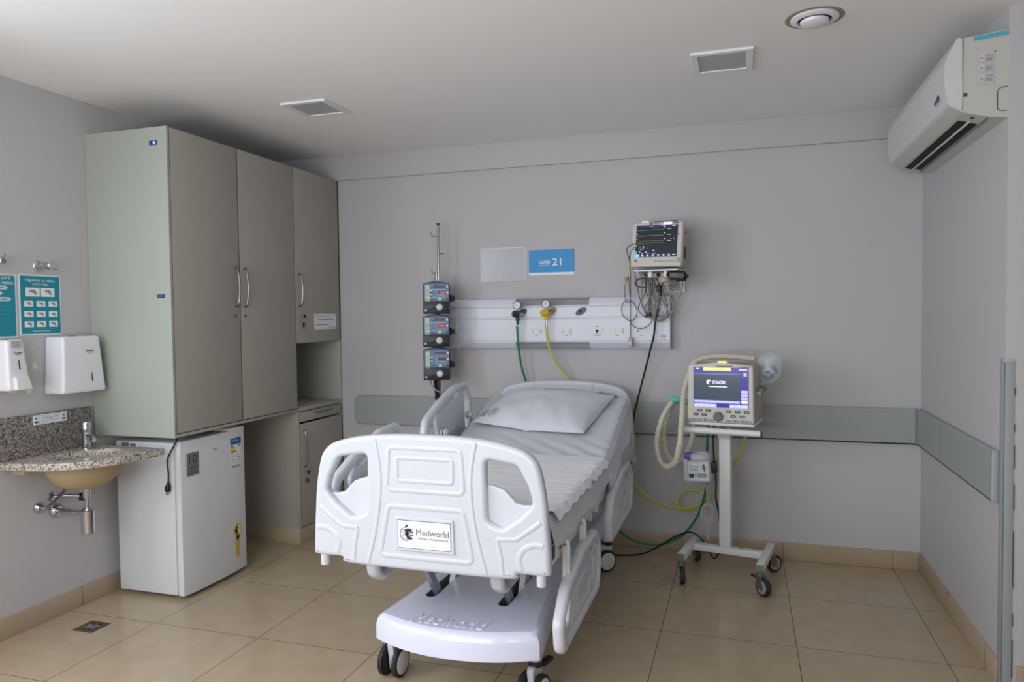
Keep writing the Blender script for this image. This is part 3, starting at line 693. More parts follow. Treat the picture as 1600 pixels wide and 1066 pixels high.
for i, x in enumerate((-1.489, -1.287, -1.086, -.886, -.756, -.616)):
    x, z = fw(x, 1.361); w_ = .07 if i != 5 else .08
    m = plate_(x, z, w_, .04, t, 'outlet')
    if i == 0:
        for k in (-1, 1): m.rect(F, x+k*.0115, z, .0008, .036, hwg, .004)
    if i in (1, 2):
        for k in (-1, 1):
            m.rect(F, x+k*.026, z, .016, .038, cream, .0036, .004, .001)
            for kk in (-1, 0, 1): m.disc(F, x+k*(.026-(.003 if kk == 0 else 0)), z+kk*.01, .0026, dark, .005, .0004, 8)
        m.rect(F, x, z-.028, .02, .003, inkg)
    if i == 3: m.rect(F, x, z+.002, .016, .016, dark, .0042); m.rect(F, x, z-.014, .016, .006, black, .0042); m.rect(F, x, z-.028, .05, .0025, inkg); m.rect(F, x, z+.028, .02, .0025, inkg)
    if i == 4: m.rect(F, x-.012, z, .001, .038, hwg, .004); m.rect(F, x+.034, z, .002, .036, greyp, .004); m.rect(F, x, z-.028, .02, .003, inkg)
    if i == 5: m.disc(F, x-.012, z+.002, .005, greyp, .004, .002, 12); m.rect(F, x+.01, z-.028, .02, .003, inkg)
    m.build(['switch_plate', 'power_outlet', 'power_outlet', 'data_outlet', 'switch_plate', 'call_socket'][i], t)
def gasplate(x, z, mat, parent=None):
    m = MB(); c, s_ = cos(.5), sin(.5)
    pts = [V(x+.038*cos(a)*c-.019*sin(a)*s_, z+.038*cos(a)*s_+.019*sin(a)*c) for a in [2*pi*k/28 for k in range(28)]]
    m.plate(pts, mat, .008, .002, T=frame((0, YF-.004, 0), (1, 0, 0), (0, 0, 1))); return m
x, z = fw(-.989, 1.488); m = gasplate(x, z, M('grey_outlet', (92, 93, 96), .45)); m.disc(F, x-.004, z+.001, .011, dark, .008, .001); m.disc(F, x-.004, z+.001, .0085, greyp, .009, .001); m.disc(F, x-.004, z+.001, .006, dark, .010, .001); m.build('gas_outlet', t, 'grey oval vacuum outlet')
x, z = fw(-1.385, 1.484); gasplate(x, z, M('outlet_green', (24, 42, 40), .4)).build('gas_outlet', t, 'dark green oval oxygen outlet')
x, z = fw(-1.185, 1.488); gasplate(x, z, ochre).build('gas_outlet', t, 'ochre oval compressed air outlet')
m = MB(); x, z = fw(-.474, 1.329); m.marks(F, x+.004, z+.001, .03, .009, inkg, .001); m.text(F, 'L', x-.012, z, .01, ink, .0014, h=.013); m.rect(F, x+.005, z-.013, .02, .002, red); m.rect(F, x+.012, z-.026, .01, .002, inkg); m.build('logo', t)
# regulators with gauges
def regulator(x, z, body, capm, fit, hz, label, name):
    t = thing(name, label, 'regulator', (x, YF-.03, z))
    m = MB(); m.cyl((x+.02, YF-.008, z+.0), (x-.0, YF-.06, z), .015, steel, 18); m.cyl((x+.004, YF-.055, z), (x-.03, YF-.075, z), .022, body, 22, bev=.004)
    m.cyl((x-.03, YF-.075, z), (x-.034, YF-.078, z), .012, capm, 18); m.build('body', t)
    m = MB(); m.cyl((x+.0, YF-.06, z+.012), (x, YF-.06, z+.035), .005, steel, 10)
    G = YN((x-.003, YF-.052, z+.056)); m.lathe([(0, 0), (.0265, 0), (.0275, .004), (.0275, .02), (.024, .023), (.023, .02), (0, .02)], steel, G, 28)
    m.lathe([(0, .0205), (.0225, .0205), (.0225, .021), (0, .021)], paper, G, 28)
    for k in range(9):
        a = -.7+k*(pi+1.4)/8; m.add([V(.017*cos(a)-.001, .017*sin(a), .0216), V(.02*cos(a), .02*sin(a), .0216), V(.017*cos(a)+.001, .017*sin(a)+.001, .0216)], [(0, 1, 2)], ink, G)
    m.add([V(-.0015, 0, .022), V(.0015, 0, .022), V(-.004 if body is green else .001, .016, .022)], [(0, 1, 2)], ink, G); m.disc(G, 0, 0, .003, ink, .0215, .0005, 8)
    m.build('gauge', t)
    m = MB(); m.cyl((x-.003, YF-.06, z-.012), (x-.003, YF-.06, z-.022), .006, steel, 12); m.cyl((x-.003, YF-.06, z-.02), (x-.003, YF-.06, z-.045), .013, fit, 8, bev=.002); m.cyl((x-.003, YF-.06, z-.045), (x-.003, YF-.06, z-hz), .009 if fit is greend else .007, fit if fit is greend else steel, 10)
    m.build('nozzle', t)
x, z = fw(-1.408, 1.476, YF-.05); regulator(x, z, greend, red, greend, .07, 'oxygen regulator with round gauge and dark green body on the service panel', 'gas_regulator')
x, z = fw(-1.213, 1.48, YF-.05); regulator(x, z, yellow, yellow, yellow, .085, 'air regulator with round gauge and bright yellow body on the service panel', 'gas_regulator')
m = MB(); m.tube([(-1.382, 4.445, 1.40), (-1.378, 4.45, 1.30), (-1.372, 4.47, 1.19), (-1.358, 4.48, 1.106), (-1.342, 4.5, 1.031), (-1.327, 4.52, .857), (-1.25, 4.52, .55), (-1.05, 4.5, .40), (-.888, 4.42, .28), (-.801, 4.4, .203), (-.677, 4.4, .106), (-.592, 4.4, .075), (-.48, 4.4, .075), (-.378, 4.4, .121), (-.314, 4.39, .183), (-.26, 4.37, .271), (-.224, 4.33, .376), (-.206, 4.30, .48), (-.20, 4.3, .7), (-.19, 4.28, .87)], .0075, green, 10)
single(m, 'gas_hose', 'green oxygen hose running from the service panel down behind the bed to the ventilator', 'hose')
m = MB(); m.tube([(-1.188, 4.45, 1.40), (-1.187, 4.45, 1.354), (-1.172, 4.46, 1.251), (-1.135, 4.47, 1.17), (-1.09, 4.49, 1.101), (-1.045, 4.5, 1.04), (-1.0, 4.51, .927), (-.93, 4.51, .76), (-.78, 4.49, .58), (-.668, 4.45, .461), (-.616, 4.45, .397), (-.54, 4.45, .334), (-.447, 4.45, .302), (-.345, 4.44, .293), (-.244, 4.42, .335), (-.225, 4.45, .37), (-.25, 4.46, .397), (-.31, 4.47, .40), (-.37, 4.47, .365), (-.386, 4.46, .315), (-.345, 4.45, .283), (-.27, 4.43, .308), (-.19, 4.42, .38), (-.11, 4.4, .47), (-.04, 4.36, .62), (.01, 4.3, .78), (0, 4.26, .87)], .0075, yhose, 10)
single(m, 'gas_hose', 'pale yellow air hose from the service panel looped once beside the ventilator cart', 'hose')
# sleeve and sign
m = MB(); F = YN((0, BY, 0)); m.rect(F, -1.51, 1.803, .315, .225, film, .002, 0, .001); m.rect(F, -1.51, 1.91, .315, .004, signw, .004); m.rect(F, -1.355, 1.803, .004, .225, signw, .004); m.rect(F, -1.49, 1.735, .05, .02, M('pink_smear', (224, 196, 206), .7), .0045)
m.rect(F, -1.372, 1.802, .03, .032, film, .004, .006)
single(m, 'document_sleeve', 'empty clear plastic document sleeve taped on the wall beside the blue sign', 'document sleeve')
m = MB(); m.rect(F, -1.181, 1.807, .3, .165, signw, .002, 0, .002); m.rect(F, -1.181, 1.815, .3, .148, signb, .0045)
m.text(F, 'Leito', -1.226, 1.812, .074, signw, .007); m.text(F, 'Leito', -1.2252, 1.8125, .074, signw, .0069); m.text(F, '21', -1.145, 1.808, .06, signw, .007, h=.044); m.text(F, '21', -1.1438, 1.8085, .06, signw, .0068, h=.044); m.rect(F, -1.226, 1.790, .07, .002, signw, .006)
single(m, 'bed_sign', 'blue bed number sign reading Leito 21 on the back wall', 'sign')

# ------------------------------------------------------------------ infusion pump stand
PX, PY = -1.915, 4.40
t = thing('infusion_stand', 'chrome infusion pole with hooks standing left of the bed head', 'infusion stand', (PX, PY, 0))
MB().cyl((PX, PY, .06), (PX, PY, 1.75), .0125, steel, 16).cyl((PX+.016, PY, 1.2), (PX+.016, PY, 2.06), .008, steel, 12).cyl((PX+.016, PY, 2.06), (PX+.016, PY, 2.075), .0095, black, 12).build('pole', t)
for (dx, z, xx) in ((-1, 2.0, 0), (1, 1.885, 0), (-1, 1.76, 0)):
    x = PX+.016; m = MB(); m.tube([(x, PY, z-.008), (x+dx*.035, PY-.003, z-.01), (x+dx*.047, PY-.004, z+.004), (x+dx*.05, PY-.004, z+.022)], .0032, steel, 8, 5); m.build('hook', t)
for k in range(5):
    a = 2*pi*k/5+.3; m = MB(); m.tube([(PX, PY, .085), (PX+.06*cos(a), PY+.06*sin(a) if PY+.06*sin(a) < BY-.03 else PY, .08), (PX+.2*cos(a), PY+.13*sin(a), .06)], .012, steel, 8, 3)
    m.cyl((PX+.2*cos(a)-.01, PY+.13*sin(a), .025), (PX+.2*cos(a)+.01, PY+.13*sin(a), .025), .025, rubber, 16); m.build('base_leg', t)
MB().box((PX-.018, PY-.02, .92), (PX+.018, PY+.0, 1.09), black, .003).build('bracket', t)
TP = Matrix.Translation((PX, PY, 0)) @ Matrix.Rotation(radians(20), 4, 'Z') @ Matrix.Translation((-PX, -PY, 0))
def pump(zb, label, lit, dx):
    x0 = -1.999+dx; w_ = .168; yb = PY-.03; yf = 4.255; h_ = .206; cx = x0+w_/2
    t = thing('infusion_pump', label, 'infusion pump', (cx, (yb+yf)/2, zb), 'stacked infusion pumps on the pole')
    pts = rpoly([(x0, zb, .006), (x0+w_, zb, .006), (x0+w_, zb+h_-.012, .012), (cx, zb+h_+.006, .12), (x0, zb+h_-.012, .012)], .01)
    m = MB(TP); m.plate(pts, pumpc, yb-yf, .006, T=frame((0, (yb+yf)/2, 0), (1, 0, 0), (0, 0, 1))); m.build('case', t)
    F = YN((cx, yf, zb)); m = MB(TP)
    m.rect(F, .003, .138, .152, .104, pumpb, .001, .006, .001)
    m.rect(F, -.055, .128, .026, .112, pumpl, .002, .003, .001)
    for k in range(7): m.rect(F, -.055, .15-k*.006, .01, .002, pumpb, .0034)
    for (a, b) in ((-.062, .083), (-.054, .088), (-.048, .078)): m.rect(F, a, b, .004, .012, pumpk, .0034)
    m.rect(F, .036, .172, .05, .014, ledo, .0024); m.rect(F, -.0, .177, .02, .006, navy, .0024); m.rect(F, -.005, .168, .036, .004, pumpk, .0024)
    m.rect(F, .036, .135, .05, .018, ledo, .0024)
    if lit:
        m.rect(F, .036+(0 if lit == 2 else .007), .135, .036 if lit == 2 else .028, .009, ledr, .0034)
    for (a, b) in ((.072, .172), (.072, .135)): m.rect(F, a, b, .012, .013, btn_w, .0024, .003, .002)
    for k, c_ in enumerate((btn_w, btn_g, btn_r)): m.rect(F, .024+k*.024, .093, .018, .017, c_, .0024, .003, .003)
    m.rect(F, .01, .154, .1, .0015, btn_w, .0024); m.rect(F, .01, .106, .1, .0015, btn_w, .0024); m.rect(F, .002, .13, .0015, .05, btn_w, .0024)
    for k in range(4): m.rect(F, -.03+k*.0, .146-k*.012, .012, .005, navy if k % 2 else btn_w, .0026); m.rect(F, .02+k*.009, .12, .005, .004, btn_w, .0026)
    m.rect(F, -.02, .093, .02, .003, navy, .0026)
    m.build('control_panel', t)
    m = MB(TP); m.box((-.082, .003, 0), (.082, .076, .012), pumpk, .004, F); m.marks(F, -.05, .066, .045, .004, inkg, .013)
    m.disc(F, -.066, .022, .0065, btn_w, .012, .002, 14)
    m.lathe([(0, .012), (.022, .012), (.02, .024), (.012, .03), (0, .031)], btn_w, F @ Matrix.Translation((.022, .042, 0)), 12)
    m.box((-.05, .028, .012), (.0, .04, .016), black, .002, F @ Matrix.Rotation(.15, 4, 'Z')); m.box((.04, .04, .012), (.078, .048, .016), black, .002, F @ Matrix.Rotation(-.2, 4, 'Z'))
    m.build('cassette_door', t, 'black lower door with white round knob')
    m = MB(TP); kx = x0+w_; m.cyl((kx, yf+.05, zb+.096), (kx+.03, yf+.05, zb+.096), .009, black, 14)
    m.cyl((kx+.008, yf+.05, zb+.075), (kx+.008, yf+.05, zb+.12), .009, black, 10); m.cyl((kx+.02, yf+.05, zb+.096), (kx+.032, yf+.05, zb+.096), .016, black, 12, bev=.003)
    m.build('clamp_knob', t)
pump(1.483, 'topmost of the three blue infusion pumps, partly lit red display', 1, .004)
pump(1.272, 'middle of the three blue infusion pumps, brightly lit red display', 2, 0)
pump(1.06, 'lowest of the three blue infusion pumps, display unlit', 0, .0)
m = MB(); m.tube([(-1.755, 4.36, 1.56), (-1.745, 4.35, 1.49), (-1.75, 4.35, 1.42), (-1.755, 4.35, 1.40), (-1.735, 4.34, 1.34), (-1.72, 4.33, 1.30), (-1.735, 4.33, 1.265), (-1.77, 4.38, 1.25)], .0075, cable, 8)
single(m, 'pump_cable', 'grey cable curling down the right side of the infusion pumps', 'cable')
m = MB(); m.tube([(-1.94, 4.33, 1.06), (-1.93, 4.33, 1.02), (-1.88, 4.33, .978), (-1.83, 4.33, .99), (-1.79, 4.33, 1.03), (-1.785, 4.34, 1.07)], .0055, cable, 8)
single(m, 'pump_cable', 'grey cable hanging in a loop under the lowest infusion pump', 'cable')
m = MB(); m.tube([(-1.93, 4.37, 1.06), (-1.925, 4.37, 1.0), (-1.91, 4.36, .93), (-1.895, 4.36, .86), (-1.9, 4.37, .5), (-1.96, 4.42, .3)], .006, black, 8)
single(m, 'pump_cable', 'black cable dropping beside the pole below the lowest pump', 'cable')

# ------------------------------------------------------------------ bedside monitor
MC = V(-.472, 4.26, 1.862)
ya = radians(-9); ti = radians(-7)
R = Matrix.Translation(MC) @ Matrix.Rotation(ya, 4, 'Z') @ Matrix.Rotation(ti, 4, 'X') @ Matrix.Rotation(radians(1.5), 4, 'Y')
R = R @ Matrix(((1, 0, 0, 0), (0, 0, -1, 0), (0, 1, 0, 0), (0, 0, 0, 1)))   # local x right, y up, z toward viewer
t = thing('patient_monitor', 'patient vital signs monitor with dark screen on a wall bracket', 'monitor', tuple(MC-V(0, 0, .14)))
w_, h_ = .298, .262
m = MB(R); m.plate(rpoly([(-w_/2, -h_/2), (w_/2, -h_/2), (w_/2, h_/2), (-w_/2, h_/2)], .018), beige, .05, .01, T=Matrix.Translation((0, 0, .0)))
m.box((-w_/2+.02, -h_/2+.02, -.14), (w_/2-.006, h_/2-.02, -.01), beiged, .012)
for k in range(5): m.box((w_/2-.007, -.07, -.05-k*.012), (w_/2-.0045, .0, -.046-k*.012), edge)
m.rect(frame((w_/2-.005, .08, -.06), (0, 0, -1), (0, 1, 0)), 0, 0, .03, .012, red)
m.build('case', t)
m = MB(R); F = Matrix.Translation((0, 0, .0252)); m.rect(F, .0, .018, .242, .186, scr, .0006)
m.rect(F, 0, .102, .242, .016, scrn, .0016); m.rect(F, 0, -.066, .242, .018, scrn, .0016)
for i, (y, c_) in enumerate(((.082, scrg), (.05, scry), (.019, scry), (.006, scry))):
    m.tube([(-.115, y-.002, .002), (-.07, y-.001, .002), (-.02, y+.002, .002), (.03, y+.001, .002), (.04, y+.005, .002)], .0005, c_, 4, 4, T=F)
m.text(F, '11.7', -.085, -.022, .03, scrw, .003, h=.019)
for (x, y, a, c_) in ((.072, .086, .026, scrg), (.072, .054, .026, scry), (.072, .02, .024, scrw), (.045, .096, .007, scrw), (.045, .064, .008, scrw), (.048, .031, .01, scrw), (.085, .031, .005, scrw), (.1, .031, .006, scrw), (.098, .104, .02, scrw), (-.03, .104, .03, scrw), (.04, .104, .02, scrw), (-.115, -.01, .008, scrw), (-.115, .03, .008, scrw), (-.115, .06, .008, scrw), (-.115, -.042, .008, scrw), (-.115, -.052, .008, scrw), (-.095, -.044, .01, scrw), (-.08, -.052, .014, scrw), (-.06, -.044, .012, scrw), (-.05, -.05, .02, scrw), (-.015, -.036, .016, scrw), (-.01, -.052, .024, scrw), (.105, -.062, .02, scrw), (-.05, -.01, .006, inkg), (-.05, -.022, .006, inkg)):
    m.rect(F, x, y, a*.9, .0024, c_, .002)
m.rect(F, -.108, -.066, .026, .018, scrb, .0026)
for k in range(6): m.rect(F, -.078+k*.031, -.063, .009, .007, scrw, .0026); m.rect(F, -.078+k*.031, -.071, .014, .002, scrw, .0026)
m.build('screen', t, 'dark display with coloured traces')
for k in range(5): m = MB(R); m.rect(F, .0+k*.024, -.098, .018, .010, M('key_grey', (170, 170, 165), .5), .001, .003, .002); m.build('key', t)
m = MB(R); m.lathe([(0, .0), (.015, 0), (.014, .009), (.008, .012), (0, .012)], M('knob_pale', (188, 187, 180), .45), F @ Matrix.Translation((.127-.002, -.094, 0)), 20); m.build('rotary_knob', t)
m = MB(R); m.disc(F, -.115, -.096, .009, M('orange_mark', (216, 90, 60), .5), .0, .002, 16); m.build('power_button', t, 'orange power button')
m = MB(R); m.marks(F, -.008, .1195, .04, .006, inkg, .001); m.rect(F, -.037, .1195, .013, .012, red, .0005); m.build('logo', t); m = MB(R); m.rect(F, .06, .1205, .046, .012, scrw, .0008); m.marks(F, .056, .1205, .022, .005, signb, .0022); m.build('model_sticker', t); m = MB(R); m.marks(F, .108, .1205, .028, .009, ink, .001, seed=3); m.build('model_name', t); m = MB(R); m.rect(F, .128, .055, .011, .011, M('pink_dot', (240, 120, 140), .5), .001)
m.build('pink_sticker', t)
m = MB(R); m.plate(rpoly([(-.05, .131), (.115, .131), (.1, .146), (-.035, .142)], .006), black, .05, .004, T=Matrix.Translation((0, 0, -.04))); m.build('carry_handle', t, 'black carry handle')
m = MB(R); m.box((-.095, .127, -.01), (-.05, .142, .02), signw, .003); m.build('alarm_lamp', t, 'white alarm lamp on top')
t = thing('monitor_bracket', 'white wall bracket and tray carrying the patient monitor', 'bracket', (-.42, BY, 1.6))
m = MB(); TT = Matrix.Translation((MC.x, MC.y, MC.z)) @ Matrix.Rotation(ya, 4, 'Z')
m.box((-.125, -.06, -.152), (.13, .12, -.143), signw, .002, TT); m.box((-.11, -.05, -.143), (.12, .1, -.137), black, .001, TT); m.build('tray', t)
m = MB(); m.box((-.05, -.02, -.185), (-.03, .06, -.152), signw, .003, TT); m.box((.04, -.02, -.185), (.06, .06, -.152), signw, .003, TT); m.cyl(TT @ V(-.03, .02, -.172), TT @ V(.04, .02, -.172), .016, beiged, 16)
m.cyl(TT @ V(.005, -.0, -.172), TT @ V(.005, -.004, -.172), .012, dark, 12)
m.cyl(TT @ V(.03, .04, -.185), TT @ V(.03, .04, -.215), .035, beiged, 20, bev=.004); m.cyl((-.425, 4.31, 1.66), (-.405, BY-.02, 1.65), .026, beiged, 16); m.build('joint', t)
m = MB(); m.box((-.46, BY-.02, 1.595), (-.34, BY-.001, 1.71), signw, .003); F = YN((0, BY-.02, 0)); m.rect(F, -.4, 1.625, .07, .045, beiged, .001)
for x, z in ((-.425, 1.62), (-.378, 1.62), (-.415, 1.606), (-.39, 1.606)): m.disc(F, x, z, .0035, dark, .002, .001, 8)
m.build('wall_plate', t)
m = MB(); m.tube([(-.40, 4.2, 1.70), (-.36, 4.22, 1.70), (-.325, 4.24, 1.695), (-.31, 4.25, 1.675), (-.33, 4.25, 1.66), (-.37, 4.24, 1.665), (-.4, 4.2, 1.68)], .012, black, 8, rf=lambda i, n: .011+.004*sin(i*.9), closed=True); m.tube([(-.4, 4.2, 1.685), (-.36, 4.21, 1.682), (-.33, 4.23, 1.68)], .016, greyp, 8)
single(m, 'pressure_cuff', 'black folded blood pressure cuff hanging at the right under the monitor tray', 'cuff')
# cables under the monitor
def cab(pts, r, mat, label, name='monitor_cable', group='cables hanging under the patient monitor', closed=False, extra=None):
    m = MB(); m.tube(pts, r, mat, 7, 7, closed)
    if extra: extra(m)
    return single(m, name, label, 'cable', group)
cab([(-.43, 4.24, 1.69), (-.456, 4.42, 1.676), (-.47, 4.45, 1.611), (-.482, 4.455, 1.535), (-.497, 4.455, 1.47), (-.508, 4.45, 1.414), (-.518, 4.45, 1.332), (-.534, 4.455, 1.271), (-.554, 4.47, 1.196), (-.589, 4.5, 1.075), (-.625, 4.5, .936), (-.65, 4.5, .816), (-.663, 4.5, .636), (-.68, 4.5, .3)], .006, black, 'thick black power cable dropping from the monitor past the panel edge behind the bed')
cab([(-.60, 4.2, 1.87), (-.653, 4.3, 1.852), (-.656, 4.38, 1.809), (-.649, 4.42, 1.77), (-.63, 4.44, 1.72), (-.613, 4.46, 1.614), (-.593, 4.46, 1.537), (-.563, 4.46, 1.475), (-.538, 4.46, 1.455), (-.513, 4.45, 1.424), (-.472, 4.45, 1.429), (-.435, 4.45, 1.454), (-.437, 4.45, 1.499), (-.472, 4.45, 1.56), (-.505, 4.42, 1.637), (-.515, 4.3, 1.71)], .0032, cabled, 'grey cable leaving the left side of the monitor and swinging in the widest loop')
cab([(-.60, 4.21, 1.85), (-.64, 4.33, 1.82), (-.654, 4.42, 1.76), (-.657, 4.46, 1.69), (-.66, 4.47, 1.55), (-.6605, 4.47, 1.425), (-.6605, 4.47, 1.325)], .0028, cabled, 'thin grey cable hanging straight with the white finger clip sensor at its end',
    extra=lambda m: (m.box((-.675, 4.45, 1.262), (-.647, 4.485, 1.325), M('sensor_grey', (176, 177, 172), .5), .009), m.box((-.667, 4.447, 1.28), (-.655, 4.451, 1.3), cream, .002)))
cab([(-.659, 4.465, 1.549), (-.636, 4.465, 1.528), (-.62, 4.465, 1.486), (-.629, 4.465, 1.446), (-.657, 4.465, 1.424), (-.691, 4.465, 1.441), (-.711, 4.465, 1.472), (-.713, 4.465, 1.513), (-.695, 4.465, 1.544), (-.674, 4.465, 1.554)], .0028, cabled, 'round grey cable loop lying lowest left beside the sensor cable', closed=True)
cab([(-.671, 4.45, 1.692), (-.689, 4.455, 1.642), (-.692, 4.46, 1.575), (-.677, 4.46, 1.539), (-.659, 4.46, 1.549), (-.664, 4.46, 1.615), (-.668, 4.455, 1.682)], .0028, cabled, 'narrow grey cable loop hung above the round left loop', closed=True, extra=lambda m: (m.box((-.696, 4.44, 1.672), (-.68, 4.458, 1.69), M('orange_clip', (226, 150, 30), .5), .003), m.box((-.672, 4.44, 1.74), (-.66, 4.455, 1.76), M('yellow_clip', (218, 214, 50), .5), .003)))
cab([(-.66, 4.46, 1.423), (-.645, 4.46, 1.394), (-.604, 4.46, 1.378), (-.563, 4.46, 1.389), (-.53, 4.46, 1.427), (-.535, 4.45, 1.5), (-.53, 4.42, 1.62), (-.525, 4.28, 1.71)], .0028, cabled, 'grey cable sagging lowest between the sensor and the bundle')
cab([(-.338, 4.28, 1.70), (-.345, 4.42, 1.65), (-.353, 4.46, 1.603), (-.383, 4.46, 1.523), (-.427, 4.46, 1.461), (-.452, 4.455, 1.434), (-.488, 4.45, 1.419), (-.533, 4.45, 1.439), (-.55, 4.44, 1.5), (-.54, 4.42, 1.6), (-.52, 4.3, 1.71)], .0045, cable, 'thick light grey air tube arching right from the cuff to the bundle')
for i in range(7):
    a = -.575+.017*i; r_ = random.Random(i); b = a+r_.uniform(-.01, .05); c_ = b+r_.uniform(-.01, .04); z0 = 1.43+.02*r_.random()
    cab([(a, 4.24+.01*(i % 3), 1.71), (a+.005, 4.4, 1.66), (b, 4.44, 1.60), (c_, 4.45, 1.52), (c_-.01, 4.45, z0+.02), (c_-.035, 4.45, z0), (b-.05, 4.45, 1.5), (a-.01+.004*i, 4.43, 1.6), (a+.012, 4.26, 1.708)], .0026+.0006*(i % 2), cabled if i % 2 else cable,
        'grey lead in the dense middle bundle under the monitor tray')
cab([(-.559, 4.475, 1.68), (-.605, 4.475, 1.681), (-.63, 4.475, 1.659), (-.62, 4.475, 1.638), (-.59, 4.475, 1.629), (-.559, 4.475, 1.634)], .0045, black, 'black coiled cable loop left of the bundle')
cab([(-.50, 4.3, 1.70), (-.485, 4.40, 1.66), (-.482, 4.42, 1.635)], .004, cabled, 'short lead ending in a black plug with yellow ring under the tray', extra=lambda m: (m.box((-.495, 4.40, 1.60), (-.468, 4.43, 1.638), black, .005), m.cyl((-.494, 4.385, 1.655), (-.494, 4.395, 1.655), .009, M('yellow_clip', (218, 214, 50), .5), 12)))
m = MB(); m.box((-.555, 4.44, 1.452), (-.535, 4.475, 1.478), black, .004); m.box((-.57, 4.445, 1.445), (-.555, 4.47, 1.46), black, .004); m.tube([(-.548, 4.46, 1.475), (-.546, 4.46, 1.56), (-.55, 4.44, 1.66), (-.55, 4.3, 1.71)], .003, cabled, 7)
single(m, 'cable_clip', 'black clip on a lead resting against the panel groove', 'clip')

# ------------------------------------------------------------------ air conditioner
t = thing('air_conditioner', 'white split air conditioner high on the right side wall', 'air conditioner', (RX, 3.78, 2.19))
y0, y1 = CORNER+.002, 4.36
pf = [(0, 2.19, 0), (.06, 2.197, .01), (.15, 2.222, .02), (.198, 2.25, .025), (.207, 2.33, .05), (.205, 2.42, .05), (.165, 2.50, .02), (.03, 2.515, .02), (0, 2.515, 0)]
pr = rpoly(pf, .02, 4)
TA = Matrix(((0, -1, 0, RX), (1, 0, 0, 0), (0, 0, 1, 0), (0, 0, 0, 1)))
m = MB(); extr(m, pr, y0, y1, acs, TA); m.build('body', t)
pf2 = rpoly([(.150, 2.2345, 0), (.198, 2.252, .02), (.214, 2.33, .05), (.212, 2.42, .05), (.17, 2.506, .01), (.156, 2.502, 0)], .02, 5)
m = MB(); extr(m, pf2, y0-.001, y1+.004, acw, TA)
F = XM((RX-.215, 0, 0)); 
m.build('front_panel', t)
m = MB(); Fb = frame((RX-.2135, 0, 2.30), (0, -1, 0), (.05, 0, 1)); m.rect(Fb, -3.30, .005, .022, .026, navy, .001); m.rect(Fb, -3.335, -.002, .018, .02, navy, .001); m.build('sticker', t)
und = Vector((.09, 0, -.0)); 
Fu = frame((RX-.15, 0, 2.2215), (0, -1, 0), (-.965, 0, .258))
m = MB(); 
Fl = frame((RX-.105, 0, 2.2095), (0, -1, 0), (-.963, 0, .268))
m.rect(Fl, -(y0+y1)/2-.03, .018, y1-y0-.17, .032, dark, .001); m.rect(Fl, -(y0+y1)/2-.02, -.022, y1-y0-.2, .03, dark, .001)
m.build('air_outlet', t, 'dark louvre opening')
m = MB(); m.box((-(y1)+.06, -.006, .001), (-(y0)-.1, .002, .006), acw, .001, Fl); m.box((-(y1)+.02, -.05, .0005), (-(y0)-.02, -.04, .003), greyp, .001, Fl); m.rect(Fl, -y0-.05, .0, .02, .012, ink, .001); m.build('vane', t)
Fe = frame((0, y0-.0005, 0), (1, 0, 0), (0, 0, 1)); m = MB()
m.box((RX-.152, 2.232, 0), (RX-.1505, 2.498, .0015), dark, 0, Fe); m.build('panel_seam', t); m = MB()
X0 = RX-.075; m.rect(Fe, X0, 2.375, .055, .115, M('label_grey', (190, 191, 192), .6), .0006)
for k in range(3):
    zz = 2.415-k*.038; m.rect(Fe, X0-.014, zz+.006, .02, .026, M('label_light', (204, 205, 206), .6), .0014); m.add([V(X0-.021, zz+.0, .0028), V(X0-.009, zz+.0, .0028), V(X0-.015, zz+.01, .0028)], [(0, 1, 2)], inkg, Fe); m.add([V(X0-.0175, zz+.0015, .0030), V(X0-.0125, zz+.0015, .0030), V(X0-.015, zz+.006, .0030)], [(0, 1, 2)], paper, Fe); m.text(Fe, ('WARNING', 'CAUTION', 'ADVERT.')[k], X0+.012, zz+.012, .024, ink, .0022, h=.004)
    for j in range(3): m.rect(Fe, X0+.01, zz+.004-j*.005, .022, .0015, inkg, .0016)
m.build('warning_label', t)
m = MB(); m.disc(Fe, X0+.03, 2.44, .0025, dark, .0, .001, 10); m.build('screw_hole', t)
m = MB(); m.rect(Fe, RX-.142, 2.288, .012, .013, edge, .0006); m.build('code_sticker', t)
m = MB()
pts = [(RX-.002, 2.305, .0008), (RX-.022, 2.303, .0008), (RX-.034, 2.295, .0008), (RX-.036, 2.28, .0008), (RX-.036, 2.235, .0008), (RX-.034, 2.222, .0008), (RX-.02, 2.216, .0008), (RX-.004, 2.217, .0008)]
m.tube(pts, .0012, dark, 5, 3, T=Fe)
m.build('pipe_knockout', t)
m = MB(); m.add([V(RX-.115, 2.486, .0015), V(RX-.001, 2.498, .0015), V(RX-.001, 2.513, .0015), V(RX-.115, 2.503, .0015)], [(0, 1, 2, 3)], tape, Fe); m.box((RX-.115, 2.4865, 0), (RX-.114, 2.502, .0015), tape, 0, Fe); m.build('tape', t, 'light blue tape strip along the top edge')

# ------------------------------------------------------------------ bed
BX = -1.05
bed = thing('hospital_bed', 'white electric hospital bed with moulded boards and lowered side rails', 'hospital bed', (BX, 3.35, 0))
FB = frame((0, 2.3, 0), (1, 0, 0), (0, 0, 1))   # outward (z) faces -Y... toward camera
